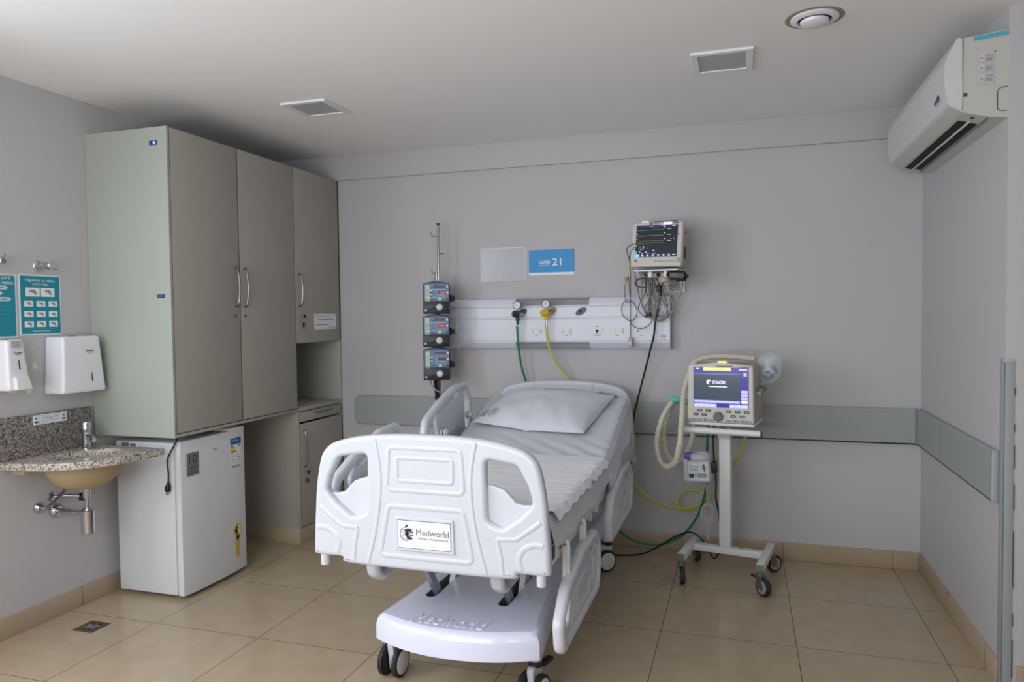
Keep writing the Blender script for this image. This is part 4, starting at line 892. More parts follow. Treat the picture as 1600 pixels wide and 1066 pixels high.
# outline, symmetric about BX (half profile, x offset, z)
half = [(0, 1.058), (.12, 1.056), (.24, 1.046), (.33, 1.027), (.375, 1.008), (.405, .975), (.42, .925), (.432, .85), (.438, .77), (.443, .69), (.445, .625), (.438, .606), (.385, .604), (.33, .604), (.322, .586), (.2, .581), (0, .580)]
def mirror(h): return [V(BX+x, z) for x, z in h]+[V(BX-x, z) for x, z in reversed(h[1:-1])]
outl = mirror([(p.x, p.y) for p in cr([(x, z, 0) for x, z in half], 3)])
hole_r = rpoly([(.222, .985, .02), (.335, .968, .03), (.372, .90, .02), (.388, .845, .03), (.345, .80, .03), (.28, .752, .04), (.226, .775, .03)], .03, 5)
hr = [V(BX+p.x, p.y) for p in hole_r]; hl = [V(BX-p.x, p.y) for p in reversed(hole_r)]
def ribs(m, F, z):
    def loop(pts, r=.006, closed=True):
        R_ = r*2.1; m.tube([(p[0], p[1], z+.0078-R_) for p in pts], R_, bedw, 14, 1, closed, T=F)
    sym = lambda pts, rr=.02: rpoly([(BX+x, y, rr) for x, y in pts], rr, 5)
    loop(sym([(-.145, .862), (.145, .862), (.135, 1.012), (-.135, 1.012)]), .007); loop(sym([(-.104, .897), (.104, .897), (.104, .977), (-.104, .977)], .01), .006)
    loop(sym([(-.175, .628), (.175, .628), (.14, .805), (-.14, .805)]), .008)
    for s_ in (-1, 1):
        loop(cr([(BX+s_*.19, 1.04, 0), (BX+s_*.172, .94, 0), (BX+s_*.172, .84, 0), (BX+s_*.19, .72, 0), (BX+s_*.222, .597, 0)], 8), .005, False)
        loop(cr([(BX+s_*.415, .785, 0), (BX+s_*.33, .722, 0), (BX+s_*.262, .717, 0)], 1), .007, False)
        loop([(BX+s_*.262, .717), (BX+s_*.275, .66), (BX+s_*.28, .60)], .007, False)
        loop(cr([(BX+s_*.423, .708, 0), (BX+s_*.39, .708, 0), (BX+s_*.355, .69, 0), (BX+s_*.338, .655, 0), (BX+s_*.347, .622, 0)], 4), .009, False)
def board(F, name, nameplate, label):
    m = MB(); m.plate(outl, bedw, .046, .016, holes=[hr, hl], T=F, res=5)
    # recessed grip panels closing the lower part of each opening
    for s_ in (-1, 1):
        pp = [(.222, .90), (.262, .888), (.285, .880), (.305, .86), (.325, .838), (.352, .832), (.385, .835), (.35, .80), (.28, .748), (.222, .772)]
        q = [V(p.x, p.y) for p in rpoly([(BX+s_*a, b, .012) for a, b in pp], .012, 4)]
        if s_ < 0: q = q[::-1]
        m.plate(q, bedw, .02, .006, T=F @ Matrix.Translation((0, 0, -.01)))
    ribs(m, F, .0188)
    b = m.build(name, bed, label)
    for s_ in (-1, 1):
        MB().cyl((BX+s_*.41, F.translation.y+.0, .606), (BX+s_*.41, F.translation.y+.0, .565), .0165, bedw, 20, bev=.003).build('post_sleeve', b)
    if nameplate:
        m = MB(); m.plate(rpoly([(BX-.112, .652), (BX+.112, .652), (BX+.108, .772), (BX-.112, .772)], .006), bedw, .012, .004, T=F @ Matrix.Translation((0, 0, .024)))
        G = F @ Matrix.Translation((0, 0, .03)); m.rect(G, BX, .712, .2, .098, inkg, .0002); m.rect(G, BX, .712, .196, .094, paper, .0012)
        m.text(G, 'Medworld', BX+.032, .722, .122, inkg, .0026, h=.022); m.text(G, 'Móveis Hospitalares', BX+.034, .700, .112, inkg, .0026, h=.011, shear=.2)
        gx, gz = BX-.062, .714
        for k in range(4):
            hh = [.014, .004, -.006, -.016][k]; L_ = .022*(1-((hh)/.028)**2)**.5
            m.tube([(gx-L_, gz+hh+.002, .003), (gx, gz+hh-.003, .003), (gx+L_, gz+hh+.001, .003)], .0007, ink, 4, 5, T=G)
        m.tube([(gx-.004+.024*cos(a), gz+.024*sin(a), .003) for a in [2.2+k*.35 for k in range(9)]], .001, ink, 4, 2, T=G)
        for (dx, dz, a, bb, ro) in ((.002, .013, .014, .006, .2), (-.002, .002, .008, .007, .8), (.008, -.014, .011, .005, -.2), (-.004, .026, .008, .003, .7), (.0, -.006, .004, .008, .1), (.014, .008, .008, .002, 0), (.014, -.004, .01, .0015, 0)):
            m.add([V(gx+dx+a*cos(q)*cos(ro)-bb*sin(q)*sin(ro)*(1+.3*sin(3*q)), gz+dz+a*cos(q)*sin(ro)+bb*sin(q)*cos(ro), .0034) for q in [2*pi*k/12 for k in range(12)]], [tuple(range(12))], ink, G)
        m.build('nameplate', b, 'white nameplate reading Medworld Móveis Hospitalares')
    return b
board(FB, 'footboard', True, 'moulded white footboard')
hz = .0
FH = frame((-.025, 4.42, 0), (1, 0, 0), (0, 0, 1))
board(FH, 'headboard', False, 'moulded white headboard')
# base cover
def base_half(y):
    s_ = (y-2.43)/(4.2-2.43)
    return .285+.055*(abs(2*s_-1)**2.2)
bm = MB(); NU = 40; NVv = 48
def cover(u, v):
    y = 2.43+u*(4.2-2.43)
    s_ = v*2-1
    hwid = base_half(y)
    front = .035*(1-s_*s_)
    return y, s_, hwid, front
ring = []
def plan(n=140, inset=0.0):
    pts = []
    for k in range(31):
        s_ = -1+2*k/30; pts.append((BX+.03*(1)+s_*(.325), 2.46-.085*(1-abs(s_)**2.2)))
    for k in range(1, 30):
        y = 2.46+(4.18-2.46)*k/29.5; c_ = BX+.03*(1-k/29); pts.append((c_+base_half(y)-.003, y))
    for k in range(31):
        s_ = 1-2*k/30; pts.append((BX+s_*(.33), 4.2+.02*(1-s_*s_)))
    for k in range(29, 0, -1):
        y = 2.46+(4.18-2.46)*k/29.5; c_ = BX+.03*(1-k/29); pts.append((c_-base_half(y)+.003, y))
    return [Vector((x, y)) for x, y in pts]
PL = plan()
def inset_ring(d):
    N = len(PL); out = []
    sm = 3
    for i in range(N):
        a = PL[(i-sm) % N]; b = PL[(i+sm) % N]; t_ = (b-a).normalized(); nn = Vector((-t_.y, t_.x)); out.append(PL[i]+nn*d)
    return out
slots = []
for sx, yy, dx in ((-.165, 2.69, 0), (.15, 2.68, 0)):
    slots.append((BX+sx, yy))
m = MB(); N = len(PL)
rings = [(inset_ring(.0), .235), (inset_ring(.0), .29), (inset_ring(.006), .312), (inset_ring(.016), .326), (inset_ring(.03), .332)]
vs = []; fs = []
for rg, z in rings: vs += [V(p.x, p.y, z) for p in rg]
for r_ in range(len(rings)-1):
    for i in range(N):
        a = r_*N+i; b = r_*N+(i+1) % N; fs.append((a, b, b+N, a+N))
m.add(vs, fs, basew)
# top with two slots
inner = [V(p.x, p.y) for p in rings[-1][0]]
def slot(cx, cy, L=.34, r=.024, lean=.0):
    p = []
    for k in range(9): a = pi+pi*k/8; p.append(V(cx+r*cos(a), cy+r*sin(a)))
    for k in range(9): a = pi*k/8; p.append(V(cx+lean+r*cos(a), cy+L+r*sin(a)))
    return p
sl = [slot(*s_) for s_ in slots]+[slot(BX-.16, 3.55, .34), slot(BX+.155, 3.55, .34)]
cu = plategeo(inner, sl, .002, 0)
m.add([V(v.x, v.y, v.z+.331) for v in cu[0]], cu[1], basew)
for s_ in sl:
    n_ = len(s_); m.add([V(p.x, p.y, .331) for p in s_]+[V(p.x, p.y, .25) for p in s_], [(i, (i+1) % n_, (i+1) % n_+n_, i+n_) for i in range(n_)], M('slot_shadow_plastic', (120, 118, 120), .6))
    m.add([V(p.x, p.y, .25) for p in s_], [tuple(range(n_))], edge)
cv = m.build('base_cover', bed, 'glossy lavender white base cover')
cu_t = bpy.data.curves.new('t', 'FONT'); cu_t.body = 'Medworld'; cu_t.align_x = 'CENTER'; cu_t.size = 1; cu_t.extrude = .02; cu_t.bevel_depth = .014; cu_t.bevel_resolution = 2; cu_t.shear = .3; cu_t.space_character = 1.08
ob = bpy.data.objects.new('t', cu_t); me = bpy.data.meshes.new_from_object(ob)
vs = [v.co.copy() for v in me.vertices]; fs = [tuple(p.vertices) for p in me.polygons]; W0 = max(v.x for v in vs)-min(v.x for v in vs); k_ = .30/W0
bpy.data.objects.remove(ob)
MB().add([V(BX+.005+v.x*k_, 2.43+v.y*k_*1.6, .3330+v.z*k_*.9) for v in vs], fs, basew).build('embossed_logo', cv, 'raised Medworld lettering')
# lift arms
for sx in (-.165, .15):
    m = MB(); x = BX+sx+.008
    m.add([V(x-.012, 2.86, .27), V(x+.012, 2.86, .27), V(x+.012, 2.93, .27), V(x-.012, 2.93, .27), V(x-.012, 3.05, .60), V(x+.012, 3.05, .60), V(x+.012, 3.12, .60), V(x-.012, 3.12, .60)], [(0, 1, 5, 4), (1, 2, 6, 5), (2, 3, 7, 6), (3, 0, 4, 7), (4, 5, 6, 7), (0, 3, 2, 1)], steelw)
    m.add([V(x-.010, 2.76, .27), V(x+.010, 2.76, .27), V(x+.010, 2.80, .27), V(x-.010, 2.80, .27), V(x-.010, 2.5, .60), V(x+.010, 2.5, .60), V(x+.010, 2.55, .60), V(x-.010, 2.55, .60)], [(0, 1, 5, 4), (1, 2, 6, 5), (2, 3, 7, 6), (3, 0, 4, 7), (4, 5, 6, 7), (0, 3, 2, 1)], M('silver_paint', (170, 176, 184), .3, metal=.5))
    m.build('lift_arm', bed)
for sx in (-.16, .155):
    m = MB(); m.box((BX+sx-.012, 3.7, .27), (BX+sx+.012, 3.76, .62), steelw, .002); m.build('lift_arm', bed)
# frame
m = MB()
for s_ in (-1, 1): m.box((BX+s_*.40-.02, 2.325, .598), (BX+s_*.40+.02, 4.4, .672), steelw, .004)
for y in (2.36, 2.9, 3.45, 4.0, 4.36): m.box((BX-.38, y-.02, .6), (BX+.38, y+.02, .64), steelw, .003)
m.box((BX-.41, 2.34, .672), (BX+.41, 3.44, .682), steelw, .002)
fr_ = m.build('bed_frame', bed)
F = frame((BX+.42, 0, 0), (0, 1, 0), (0, 0, 1))
m = MB(); m.rect(F, 2.415, .643, .04, .045, navy, .001); m.disc(F, 2.50, .645, .012, red, .001, .006, 14)
for y in (2.56, 2.6, 2.66): m.rect(F, y, .646, .016, .02, M('light_blue_key', (150, 180, 205), .5), .001)
m.rect(F, 2.7, .648, .014, .022, ink, .001); m.build('side_labels', fr_)
for y in (3.09, 2.95):
    m = MB(); x = BX+.425; m.tube([(x-.01, y-.02, .645), (x+.008, y-.015, .63), (x+.012, y, .612), (x+.012, y+.025, .605), (x+.012, y+.045, .62), (x+.012, y+.047, .635)], .0035, steelw, 8, 4); m.build('hook', fr_, 'white line hook')
# under-mattress leg support hoops seen below the footboard
def rail_geo(F, parent, flip, label, knobs):
    # local: x along the bed toward the head, y up, origin at lower front corner; length .69, height .27/.37
    m = MB()
    o_ = rpoly([(0.02, .0, .05), (.66, .0, .06), (.70, .10, .03), (.70, .20, .05), (.62, .275, .06), (.36, .275, .12), (.10, .215, .09), (.0, .12, .05)], .05, 6)
    i_ = rpoly([(0.07, .04, .03), (.62, .04, .03), (.655, .11, .03), (.655, .19, .03), (.60, .235, .03), (.36, .235, .1), (.13, .18, .06), (.045, .11, .03)], .03, 6)
    m.plate([V(p.x, p.y) for p in o_], bedw, .042, .018, holes=[[V(p.x, p.y) for p in i_]], T=F, res=5)
    web = rpoly([(.04, .02), (.66, .02), (.68, .11), (.67, .20), (.60, .25), (.36, .25), (.11, .19), (.02, .11)], .03, 4)
    w1 = rpoly([(.07, .075), (.14, .075), (.17, .15), (.11, .165), (.06, .12)], .02, 4)
    w2 = rpoly([(.22, .20), (.35, .218), (.36, .235), (.22, .214)], .006, 3)
    w3 = rpoly([(.5, .19), (.60, .2), (.61, .22), (.5, .225)], .01, 3)
    w4 = rpoly([(.635, .06), (.66, .11), (.66, .17), (.635, .14)], .01, 3)
    m.plate([V(p.x, p.y) for p in web], bedw, .02, .005, holes=[[V(p.x, p.y) for p in q] for q in (w1, w2, w3, w4)], T=F)
    for z in (.011, -.011):
        m.tube([(.25, .07, z), (.25, .15, z), (.30, .17, z), (.45, .17, z)], .005, bedw, 6, 1, T=F); m.tube([(.25, .07, z), (.45, .07, z), (.5, .12, z), (.45, .17, z)], .005, bedw, 6, 1, T=F)
        m.tube([(.16, .05, z), (.20, .12, z), (.19, .18, z)], .005, bedw, 6, 3, T=F); m.tube([(.56, .05, z), (.55, .12, z), (.57, .18, z)], .005, bedw, 6, 3, T=F)
    r_ = m.build('side_rail', parent, label); return r_
RXX = BX+.452
F = frame((RXX, 2.335, .305), (0, 1, 0), (0, 0, 1)); r1 = rail_geo(F, bed, 0, 'lowered foot side rail, nearest the camera', 0)
for y in (2.52, 2.80):
    m = MB(); m.tube([(BX+.42, y, .65), (BX+.44, y, .655), (BX+.448, y+.0, .64), (BX+.448, y, .59), (BX+.448, y, .52)], .009, steelw, 8, 3); m.box((BX+.43, y-.014, .5), (BX+.444, y+.014, .64), steelw, .004); m.build('rail_arm', r1)
F = frame((RXX, 3.275, .405), (0, 1, 0), (0, 0, 1)); r2 = rail_geo(F, bed, 0, 'lowered head side rail on the window side', 0)
for y in (3.45, 3.75):
    m = MB(); m.box((BX+.43, y-.014, .6), (BX+.444, y+.014, .70), steelw, .004); m.build('rail_arm', r2)
# raised left head rail : taller profile as seen
LXX = BX-.475
for ry, rz_ in ((3.28, .72), (2.42, .61)):
    m = MB(); F = frame((LXX, ry, rz_), (0, 1, 0), (0, 0, 1))
    o_ = rpoly([(.03, 0, .05), (.63, .0, .05), (.675, .12, .04), (.675, .27, .05), (.60, .375, .07), (.42, .365, .1), (.2, .30, .1), (.03, .23, .07), (.0, .1, .04)], .05, 6)
    i_ = rpoly([(.08, .04), (.60, .04), (.63, .12), (.63, .26), (.58, .335), (.42, .325), (.22, .262), (.075, .2), (.045, .1)], .04, 6)
    m.plate([V(p.x, p.y) for p in o_], bedw, .042, .018, holes=[[V(p.x, p.y) for p in i_]], T=F, res=5)
    web = rpoly([(.13, .02), (.6, .02), (.58, .1), (.56, .2), (.56, .35), (.44, .34), (.26, .29), (.16, .2), (.2, .13)], .04, 5)
    w2 = rpoly([(.24, .235), (.46, .30), (.48, .325), (.42, .318), (.25, .262)], .008, 3)
    m.plate([V(p.x, p.y) for p in web], bedw, .022, .006, holes=[[V(p.x, p.y) for p in w2]], T=F)
    for z in (.012,):
        m.tube([(.2, .06, z), (.25, .12, z), (.45, .14, z), (.5, .08, z)], .005, bedw, 6, 1, T=F)
    rl = m.build('side_rail', bed, 'raised side rail, left side of the bed')
    for y in (ry+.22, ry+.58):
        zz = rz_+.14+(.045 if y > ry+.4 else 0)
        m = MB(); m.cyl((LXX+.012, y, zz), (LXX+.03, y, zz), .02, bedw, 20, bev=.004); m.cyl((LXX+.03, y, zz), (LXX+.034, y, zz), .0225, black, 20); m.lathe([(0.0215, 0), (.02, .01), (.012, .018), (0, .021)], bedw, frame((LXX+.034, y, zz), (0, 1, 0), (0, 0, 1))); m.build('pivot_knob', rl, 'round white pivot knob with black seal')
        m = MB(); m.box((LXX+.025, y-.012, .64), (LXX+.037, y+.012, zz), steelw, .004); m.build('rail_arm', rl)
# curled foot-end hoops under the frame
for x in (-1.36, -.855):
    m = MB(); F = frame((x, 2.44, .432), (0, 1, 0), (0, 0, 1))
    o_ = rpoly([(.0, .19), (.02, .04), (.09, .0), (.16, .02), (.32, .14), (.34, .19)], .05, 6); i_ = rpoly([(.05, .165), (.06, .06), (.1, .04), (.15, .06), (.27, .14), (.28, .165)], .03, 5)
    m.plate([V(p.x, p.y) for p in o_][::-1], bedw, .055, .02, holes=[[V(p.x, p.y) for p in i_]], T=F, res=4)
    m.plate([V(p.x, p.y) for p in i_][::-1], bedw, .015, .003, T=F)
    m.build('foot_hoop', bed, 'curved white moulded hoop under the frame')
# casters
def bed_caster(x, y, rz, pedal):
    T = Matrix.Translation((x, y, 0)) @ Matrix.Rotation(rz, 4, 'Z')
    m = MB(T); m.cyl((0, 0, .15), (0, 0, .24), .024, bedw, 20); m.cyl((0, 0, .145), (0, 0, .165), .028, rubber, 20)
    m.plate([V(p.x, p.y) for p in rpoly([(-.03, .02), (.02, .02), (.03, .15), (-.05, .15)], .02)], bedw, .028, .005, T=frame((0, 0, 0), (0, 1, 0), (0, 0, 1)))
    c_ = m.build('caster', bed)
    for s_ in (-1, 1):
        w_ = MB(T @ frame((s_*.032, -.02, .062), (0, s_, 0), (0, 0, 1)))
        w_.lathe([(0, -.012), (.054, -.012), (.062, -.008), (.062, .006), (.056, .012), (.05, .012), (0, .012)], rubber, n=32)
        w_.lathe([(0, .0145), (.046, .0135), (.05, .011)], M('wheel_cap', (222, 222, 224), .35), n=32)
        w_.build('wheel', c_, 'black tyre with white hub disc')
    if pedal:
        p = MB(T); p.box((.0, .02, .135), (.03, .09, .150), black, .004); p.build('brake_pedal', c_)
bed_caster(BX-.315, 2.66, radians(-4), False); bed_caster(BX+.30, 2.60, radians(-14), True)
bed_caster(BX+.30, 4.10, radians(-48), False); bed_caster(BX-.3, 4.10, radians(10), False)

# ------------------------------------------------------------------ mattress, sheets, pillow
def ztop(y):
    k = 3.46; s = .3
    z = .775
    if y > k-.06: 
        d = max(0, y-k); e = y-(k-.06)
        z += s*d if d > .06 else s*(e*e)/(4*.06)
    return z
MX0, MX1 = BX-.415, BX+.415; MYs, MYe = 2.36, 4.16
def fbm(x, y, s, seed=0): return noise.noise(V(x*s+seed, y*s+seed*2, seed))
def sheet_pt(u, v):
    y = MYs+u*(MYe-MYs)
    # cross profile: v 0..1 : left hem -> top -> right hem
    w_ = .045; z = ztop(y); r = .035
    hem = (.105 if y < 3.4 else .13)+.02*fbm(y, 1, 5, 3)
    L_side = hem; L_top = MX1-MX0
    tot = 2*L_side+L_top; s = v*tot
    def side(d, sg):   # d distance below top edge
        bulge = .010*fbm(y*1.2, d*2, 4, 5+sg)+.003*sin(y*19+sg)*(d/.12)+.12*d
        return d, bulge
    if s < L_side:
        d = L_side-s; dd, b = side(d, 1); x = MX0-.012+(r if d < 0 else 0)-b-.0; zz = z-d
        x += (r*(1-min(1, d/r)))**1 * .6
        zz -= 0
    elif s > L_side+L_top:
        d = s-L_side-L_top; dd, b = side(d, 2); x = MX1+.012+b+.12*max(0, d-.05)
        x -= (r*(1-min(1, d/r)))*.6; zz = z-d
    else:
        x = MX0+(s-L_side); e = min(x-MX0, MX1-x); zz = z-.012*max(0, 1-e/r)**2
        zz += .004*fbm(x, y, 5, 1)+.003*fbm(x*1.2, y*.6, 11, 2)
        # diagonal pull folds by the pillow
        zz += .004*math.exp(-((y-3.5)/.12)**2)*sin((x*1.5+y*2.2)*30)
    return (x, y, zz)
t = thing('mattress', 'mattress covered by a pale grey cotton sheet on the hospital bed', 'mattress', (BX, 3.25, .68))
m = MB()
def core(u, v):
    y = MYs+.012+u*(MYe-MYs-.024); a = v*4; x0, x1 = MX0+.02, MX1-.02; z1 = ztop(y)-.018; z0 = z1-.075
    c = [(x0, z0), (x0, z1), (x1, z1), (x1, z0), (x0, z0)]; i = min(3, int(a+1e-9)); f = a-i
    return (c[i][0]*(1-f)+c[i+1][0]*f, y, c[i][1]*(1-f)+c[i+1][1]*f)
m.grid(30, 4, core, sheetm); m.build('cushion', t)
m = MB(); m.grid(130, 150, sheet_pt, sheetm)
# end flaps at the foot and the head
for u, yd in ((0, -1), (1, 1)):
    def flap(a, b, u=u, yd=yd):
        x, y, z = sheet_pt(u, (.10+.8*a)); return (x, y+yd*.012*min(1, b*4), z-.10*b)
    m.grid(60, 8, flap, sheetm)
m.build('fitted_sheet', t)
# back-rest support under the raised part
m = MB(); 
vs = [V(BX-.4, 3.44, .672), V(BX+.4, 3.44, .672), V(BX+.4, 4.16, .875), V(BX-.4, 4.16, .875), V(BX-.4, 3.44, .684), V(BX+.4, 3.44, .684), V(BX+.4, 4.16, .889), V(BX-.4, 4.16, .889)]
m.add(vs, [(0, 3, 2, 1), (4, 5, 6, 7), (0, 1, 5, 4), (1, 2, 6, 5), (2, 3, 7, 6), (3, 0, 4, 7)], steelw); m.box((BX-.02, 4.0, .64), (BX+.02, 4.04, .85), steelw); m.build('backrest', bed)
# draw sheet
m = MB()
def draw(u, v):
    y = 2.42+u*(3.46+.0-2.42); x0 = BX-.40; x1 = BX+.437+.003*sin(y*47)+.006*fbm(y, 0, 9, 4)
    y += (.02*fbm(v*3, 0, 3, 9) if u > .97 else 0)-.05*v*u
    x = x0+v*(x1-x0)
    z = ztop(y)+.010+.0026*fbm(x*.35, y, 24, 6)+.0003*sin(y*140+5*fbm(x, y, 3, 2))+.003*fbm(x, y, 6, 8)
    if x > MX1-.005:
        d = x-(MX1-.005); z -= d*1.0+4*d*d; x = MX1-.005+d*.75+.012
    return (x, y, z)
m.grid(150, 60, draw, drawm)
single(m, 'draw_sheet', 'crinkled white disposable draw sheet spread across the middle of the bed', 'sheet')
# pillow
PC = [V(-1.425, 3.725), V(-.78, 3.635), V(-.70, 4.12), V(-1.36, 4.15)]
def pill(u, v, side=1, lift=0):
    a, b = u*2-1, v*2-1
    p = PC[0]*(1-u)*(1-v)+PC[1]*u*(1-v)+PC[2]*u*v+PC[3]*(1-u)*v
    cx = PC[0]+(PC[2]-PC[0])*.5
    pin = 1-.05*(1-abs(a)**3)*(abs(b)**4)-.04*(1-abs(b)**3)*(abs(a)**4)
    c = (PC[0]+PC[1]+PC[2]+PC[3])/4; p = c+(p-c)*pin
    e = max(0, (1-abs(a)**2.6))*max(0, (1-abs(b)**2.6)); h = .088*e**.55
    if side > 0:
        h += .010*e**.5*fbm(p.x*1.3, p.y*1.3, 6, 11)+.006*(e**.3)*sin(18*a+7*b)*max(0, -b)*.7
        h -= .022*math.exp(-((a+.02)/.10)**2-((b+.62)/.35)**2)*1.0
    z0 = ztop(p.y)+.014+.018*(abs(a*b)**2)
    return V(p.x, p.y, z0+(h if side > 0 else -.0)+lift)
m = MB(); m.grid(70, 60, lambda u, v: pill(u, v), pillm); m.grid(20, 20, lambda u, v: pill(u, v, -1), pillm, flip=True)
def onp(x, y, lift=.0015): return pill(x, y, 1, lift)
cxp, cyp = .155, .13
for k in range(18):
    a = 2*pi*k/18
    for r0, r1 in ((.026, .042), (.05, .06)):
        q = []
        for (rr, da) in ((r0, -.06), (r1, -.06), (r1, .06), (r0, .06)): q.append(onp(cxp+rr*cos(a+da)*.8, cyp+rr*sin(a+da)*1.3))
        m.add(q, [(0, 1, 2, 3)], ink)
for k in range(16):
    a, b = 2*pi*k/16, 2*pi*(k+1)/16
    m.add([onp(cxp+r*cos(t_)*.8, cyp+r*sin(t_)*1.3) for r, t_ in ((.014, a), (.02, a), (.02, b), (.014, b))], [(0, 1, 2, 3)], ink)
for xx, wd, hh, sd in ((.098, .10, .008, 1), (.070, .15, .022, 2), (.036, .09, .018, 3)):
    r_ = random.Random(sd); n_ = int(wd/.018)
    for k in range(n_):
        y0_ = cyp+.01+wd/2-wd*(k+.15)/n_; y1_ = y0_-wd/n_*.6
        for (xa, xb) in ((xx-hh/2, xx-hh/2+hh*.3), (xx+hh*.2, xx+hh/2)) if r_.random() < .6 else ((xx-hh/2, xx+hh/2),):
            m.add([onp(xa, y0_), onp(xb, y0_), onp(xb, y1_), onp(xa, y1_)], [(0, 1, 2, 3)], ink)
single(m, 'pillow', 'pale grey pillow with printed sun logo lying at the head of the bed', 'pillow')

# ------------------------------------------------------------------ ventilator cart
A = radians(-10); CC = V(-.088, 4.155, 0); CT = Matrix.Translation(CC) @ Matrix.Rotation(A, 4, 'Z')
cart = thing('ventilator_cart', 'white metal trolley on four black casters carrying the ventilator', 'cart', tuple(CC))
m = MB(CT)
for s_ in (-1, 1): m.box((s_*.205-.02, -.2, .125), (s_*.205+.02, .2, .165), steelw, .003); m.box((s_*.205-.019, -.203, .127), (s_*.205+.019, -.2, .163), greyp, .001)
m.box((-.185, .0, .127), (.185, .05, .163), steelw, .003)
for x in (-.05, .07): m.disc(ZN((x, .025, .163)), 0, 0, .008, steel, 0, .003, 10)
m.build('base_frame', cart)
PXc = -.012
MB(CT).box((PXc-.031, -.005, .163), (PXc+.031, .055, .868), steelw, .004).build('column', cart)
m = MB(CT); m.box((-.17, -.165, .868), (.17, .13, .884), steelw, .003); m.box((PXc-.03, -.04, .78), (PXc+.035, -.006, .868), steelw, .002)
m.add([V(PXc-.05, -.01, .84), V(PXc+.03, -.01, .84), V(PXc+.03, -.12, .868), V(PXc-.05, -.12, .868)], [(0, 1, 2, 3)], steelw)
for x in (-.02, .03):
    for z in (.80, .85): m.disc(frame((x, -.04, z), (1, 0, 0), (0, 0, 1)), 0, 0, .004, greyp, 0, .002, 8)
m.build('tray', cart)
m = MB(CT); m.cyl((-.215, -.17, .838), (.205, -.17, .838), .0165, steelw, 20); m.box((PXc-.02, -.17, .825), (PXc+.02, -.02, .845), steelw, .002)
for s_, x in ((-1, -.215), (1, .205)): m.cyl((x, -.17, .838), (x+s_*.006, -.17, .838), .017, black, 20)
m.build('handle_bar', cart, 'white push bar with black end caps')
def cart_caster(x, y, rz, brake):
    T = CT @ Matrix.Translation((x, y, 0)) @ Matrix.Rotation(rz, 4, 'Z'); gm = M('galvanised', (130, 130, 126), .4, metal=.7)
    m = MB(T); m.cyl((0, 0, .105), (0, 0, .126), .018, gm, 16); m.box((-.022, -.022, .098), (.022, .022, .106), gm, .003)
    for s_ in (-1, 1): m.plate([V(p.x, p.y) for p in rpoly([(-.02, .1), (-.008, .045), (.028, .032), (.036, .045), (.02, .1)], .006)], gm, .003, .0005, T=frame((s_*.017, 0, 0), (0, 1, 0), (0, 0, 1)))
    c_ = m.build('caster', cart)
    w_ = MB(T @ frame((0, .022, .05), (0, 1, 0), (0, 0, 1))); w_.lathe([(0, -.013), (.036, -.013), (.046, -.012), (.05, -.006), (.05, .006), (.046, .012), (.036, .013), (0, .013)], rubber, n=28)
    for s_ in (-1, 1): w_.lathe([(.01, s_*.014), (.034, s_*.014), (.036, s_*.012)], M('wheel_grey', (158, 160, 164), .5), n=28); w_.cyl((0, 0, s_*.013), (0, 0, s_*.021), .006, steel, 10)
    w_.build('wheel', c_, 'black rubber tyre with grey rim')
    if brake: p = MB(T); p.box((-.014, -.06, .085), (.014, -.01, .094), black, .003); p.build('brake_pedal', c_)
cart_caster(-.205, -.185, radians(200), True); cart_caster(.205, -.185, radians(-130), True); cart_caster(-.205, .18, radians(30), False); cart_caster(.205, .18, radians(-40), False)
# ventilator
VT = CT @ Matrix.Translation((0, -.165, .886))
VF = VT @ Matrix(((1, 0, 0, 0), (0, 0, -1, 0), (0, 1, 0, 0), (0, 0, 0, 1)))
t = thing('ventilator', 'beige lung ventilator with lit STANDBY screen on the cart', 'ventilator', tuple(CT @ V(0, 0, .886)))
w_, h_ = .345, .315
m = MB(VF); m.plate(rpoly([(-w_/2, 0), (w_/2, 0), (w_/2-.004, h_-.012), (0, h_+.008, .2), (-w_/2+.004, h_-.012)], .014), beige, .032, .008, T=Matrix.Translation((0, 0, .0)))
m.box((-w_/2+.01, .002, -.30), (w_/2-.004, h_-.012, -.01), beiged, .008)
for k in range(40):
    for s_ in (-1, 1):
        if k < 17: m.box((s_*(.035+k*.0078)-.0012, .006, .0155), (s_*(.035+k*.0078)+.0016, .019, .0172), edge)
m.box((-w_/2+.004, .0, .015), (-w_/2+.008, .002, .0165), edge)
m.build('case', t)
F = Matrix.Translation((0, 0, .0164)); m = MB(VF)
sx, sy, sw, sh = .004, .188, .285, .212
m.rect(F, sx, sy, sw, sh, vscp, .0006); m.rect(F, sx-.02, sy+.0, .24, .142, vsc, .0016); m.rect(F, sx-.018, sy+.096, .142, .016, vscy, .0016)
m.marks(F, sx-.018, sy+.096, .07, .003, inkg, .0024)
for (x0, x1, y0_, y1_) in ((sx-.14, sx+.1, sy+.0715, sy+.0705), (sx-.14, sx+.1, sy-.0705, sy-.0715)): m.rect(F, (x0+x1)/2, y0_, x1-x0, .0012, vscl, .0024)
m.rect(F, sx-.02, sy-.077, .236, .011, vscl, .0016); m.rect(F, sx-.08, sy-.097, .118, .018, vscl, .0016); m.rect(F, sx+.093, sy-.097, .094, .018, vscl, .0016)
for k in range(4): m.rect(F, sx+.122, sy-.02-k*.018, .032, .014, vscl if k < 3 else scrw, .0016)
for k, x in enumerate((-.128, -.098, -.07, -.042, .06, .092, .122)): m.rect(F, sx+x, sy-.097, .012, .004, scrw, .0026)
for k in range(2): m.rect(F, sx+.125, sy+.075-k*.01, .016, .004, scrw, .0026)
m.rect(F, sx-.12, sy+.098, .016, .005, scrw, .0016); m.rect(F, sx+.115, sy+.095, .04, .005, scrw, .0016)
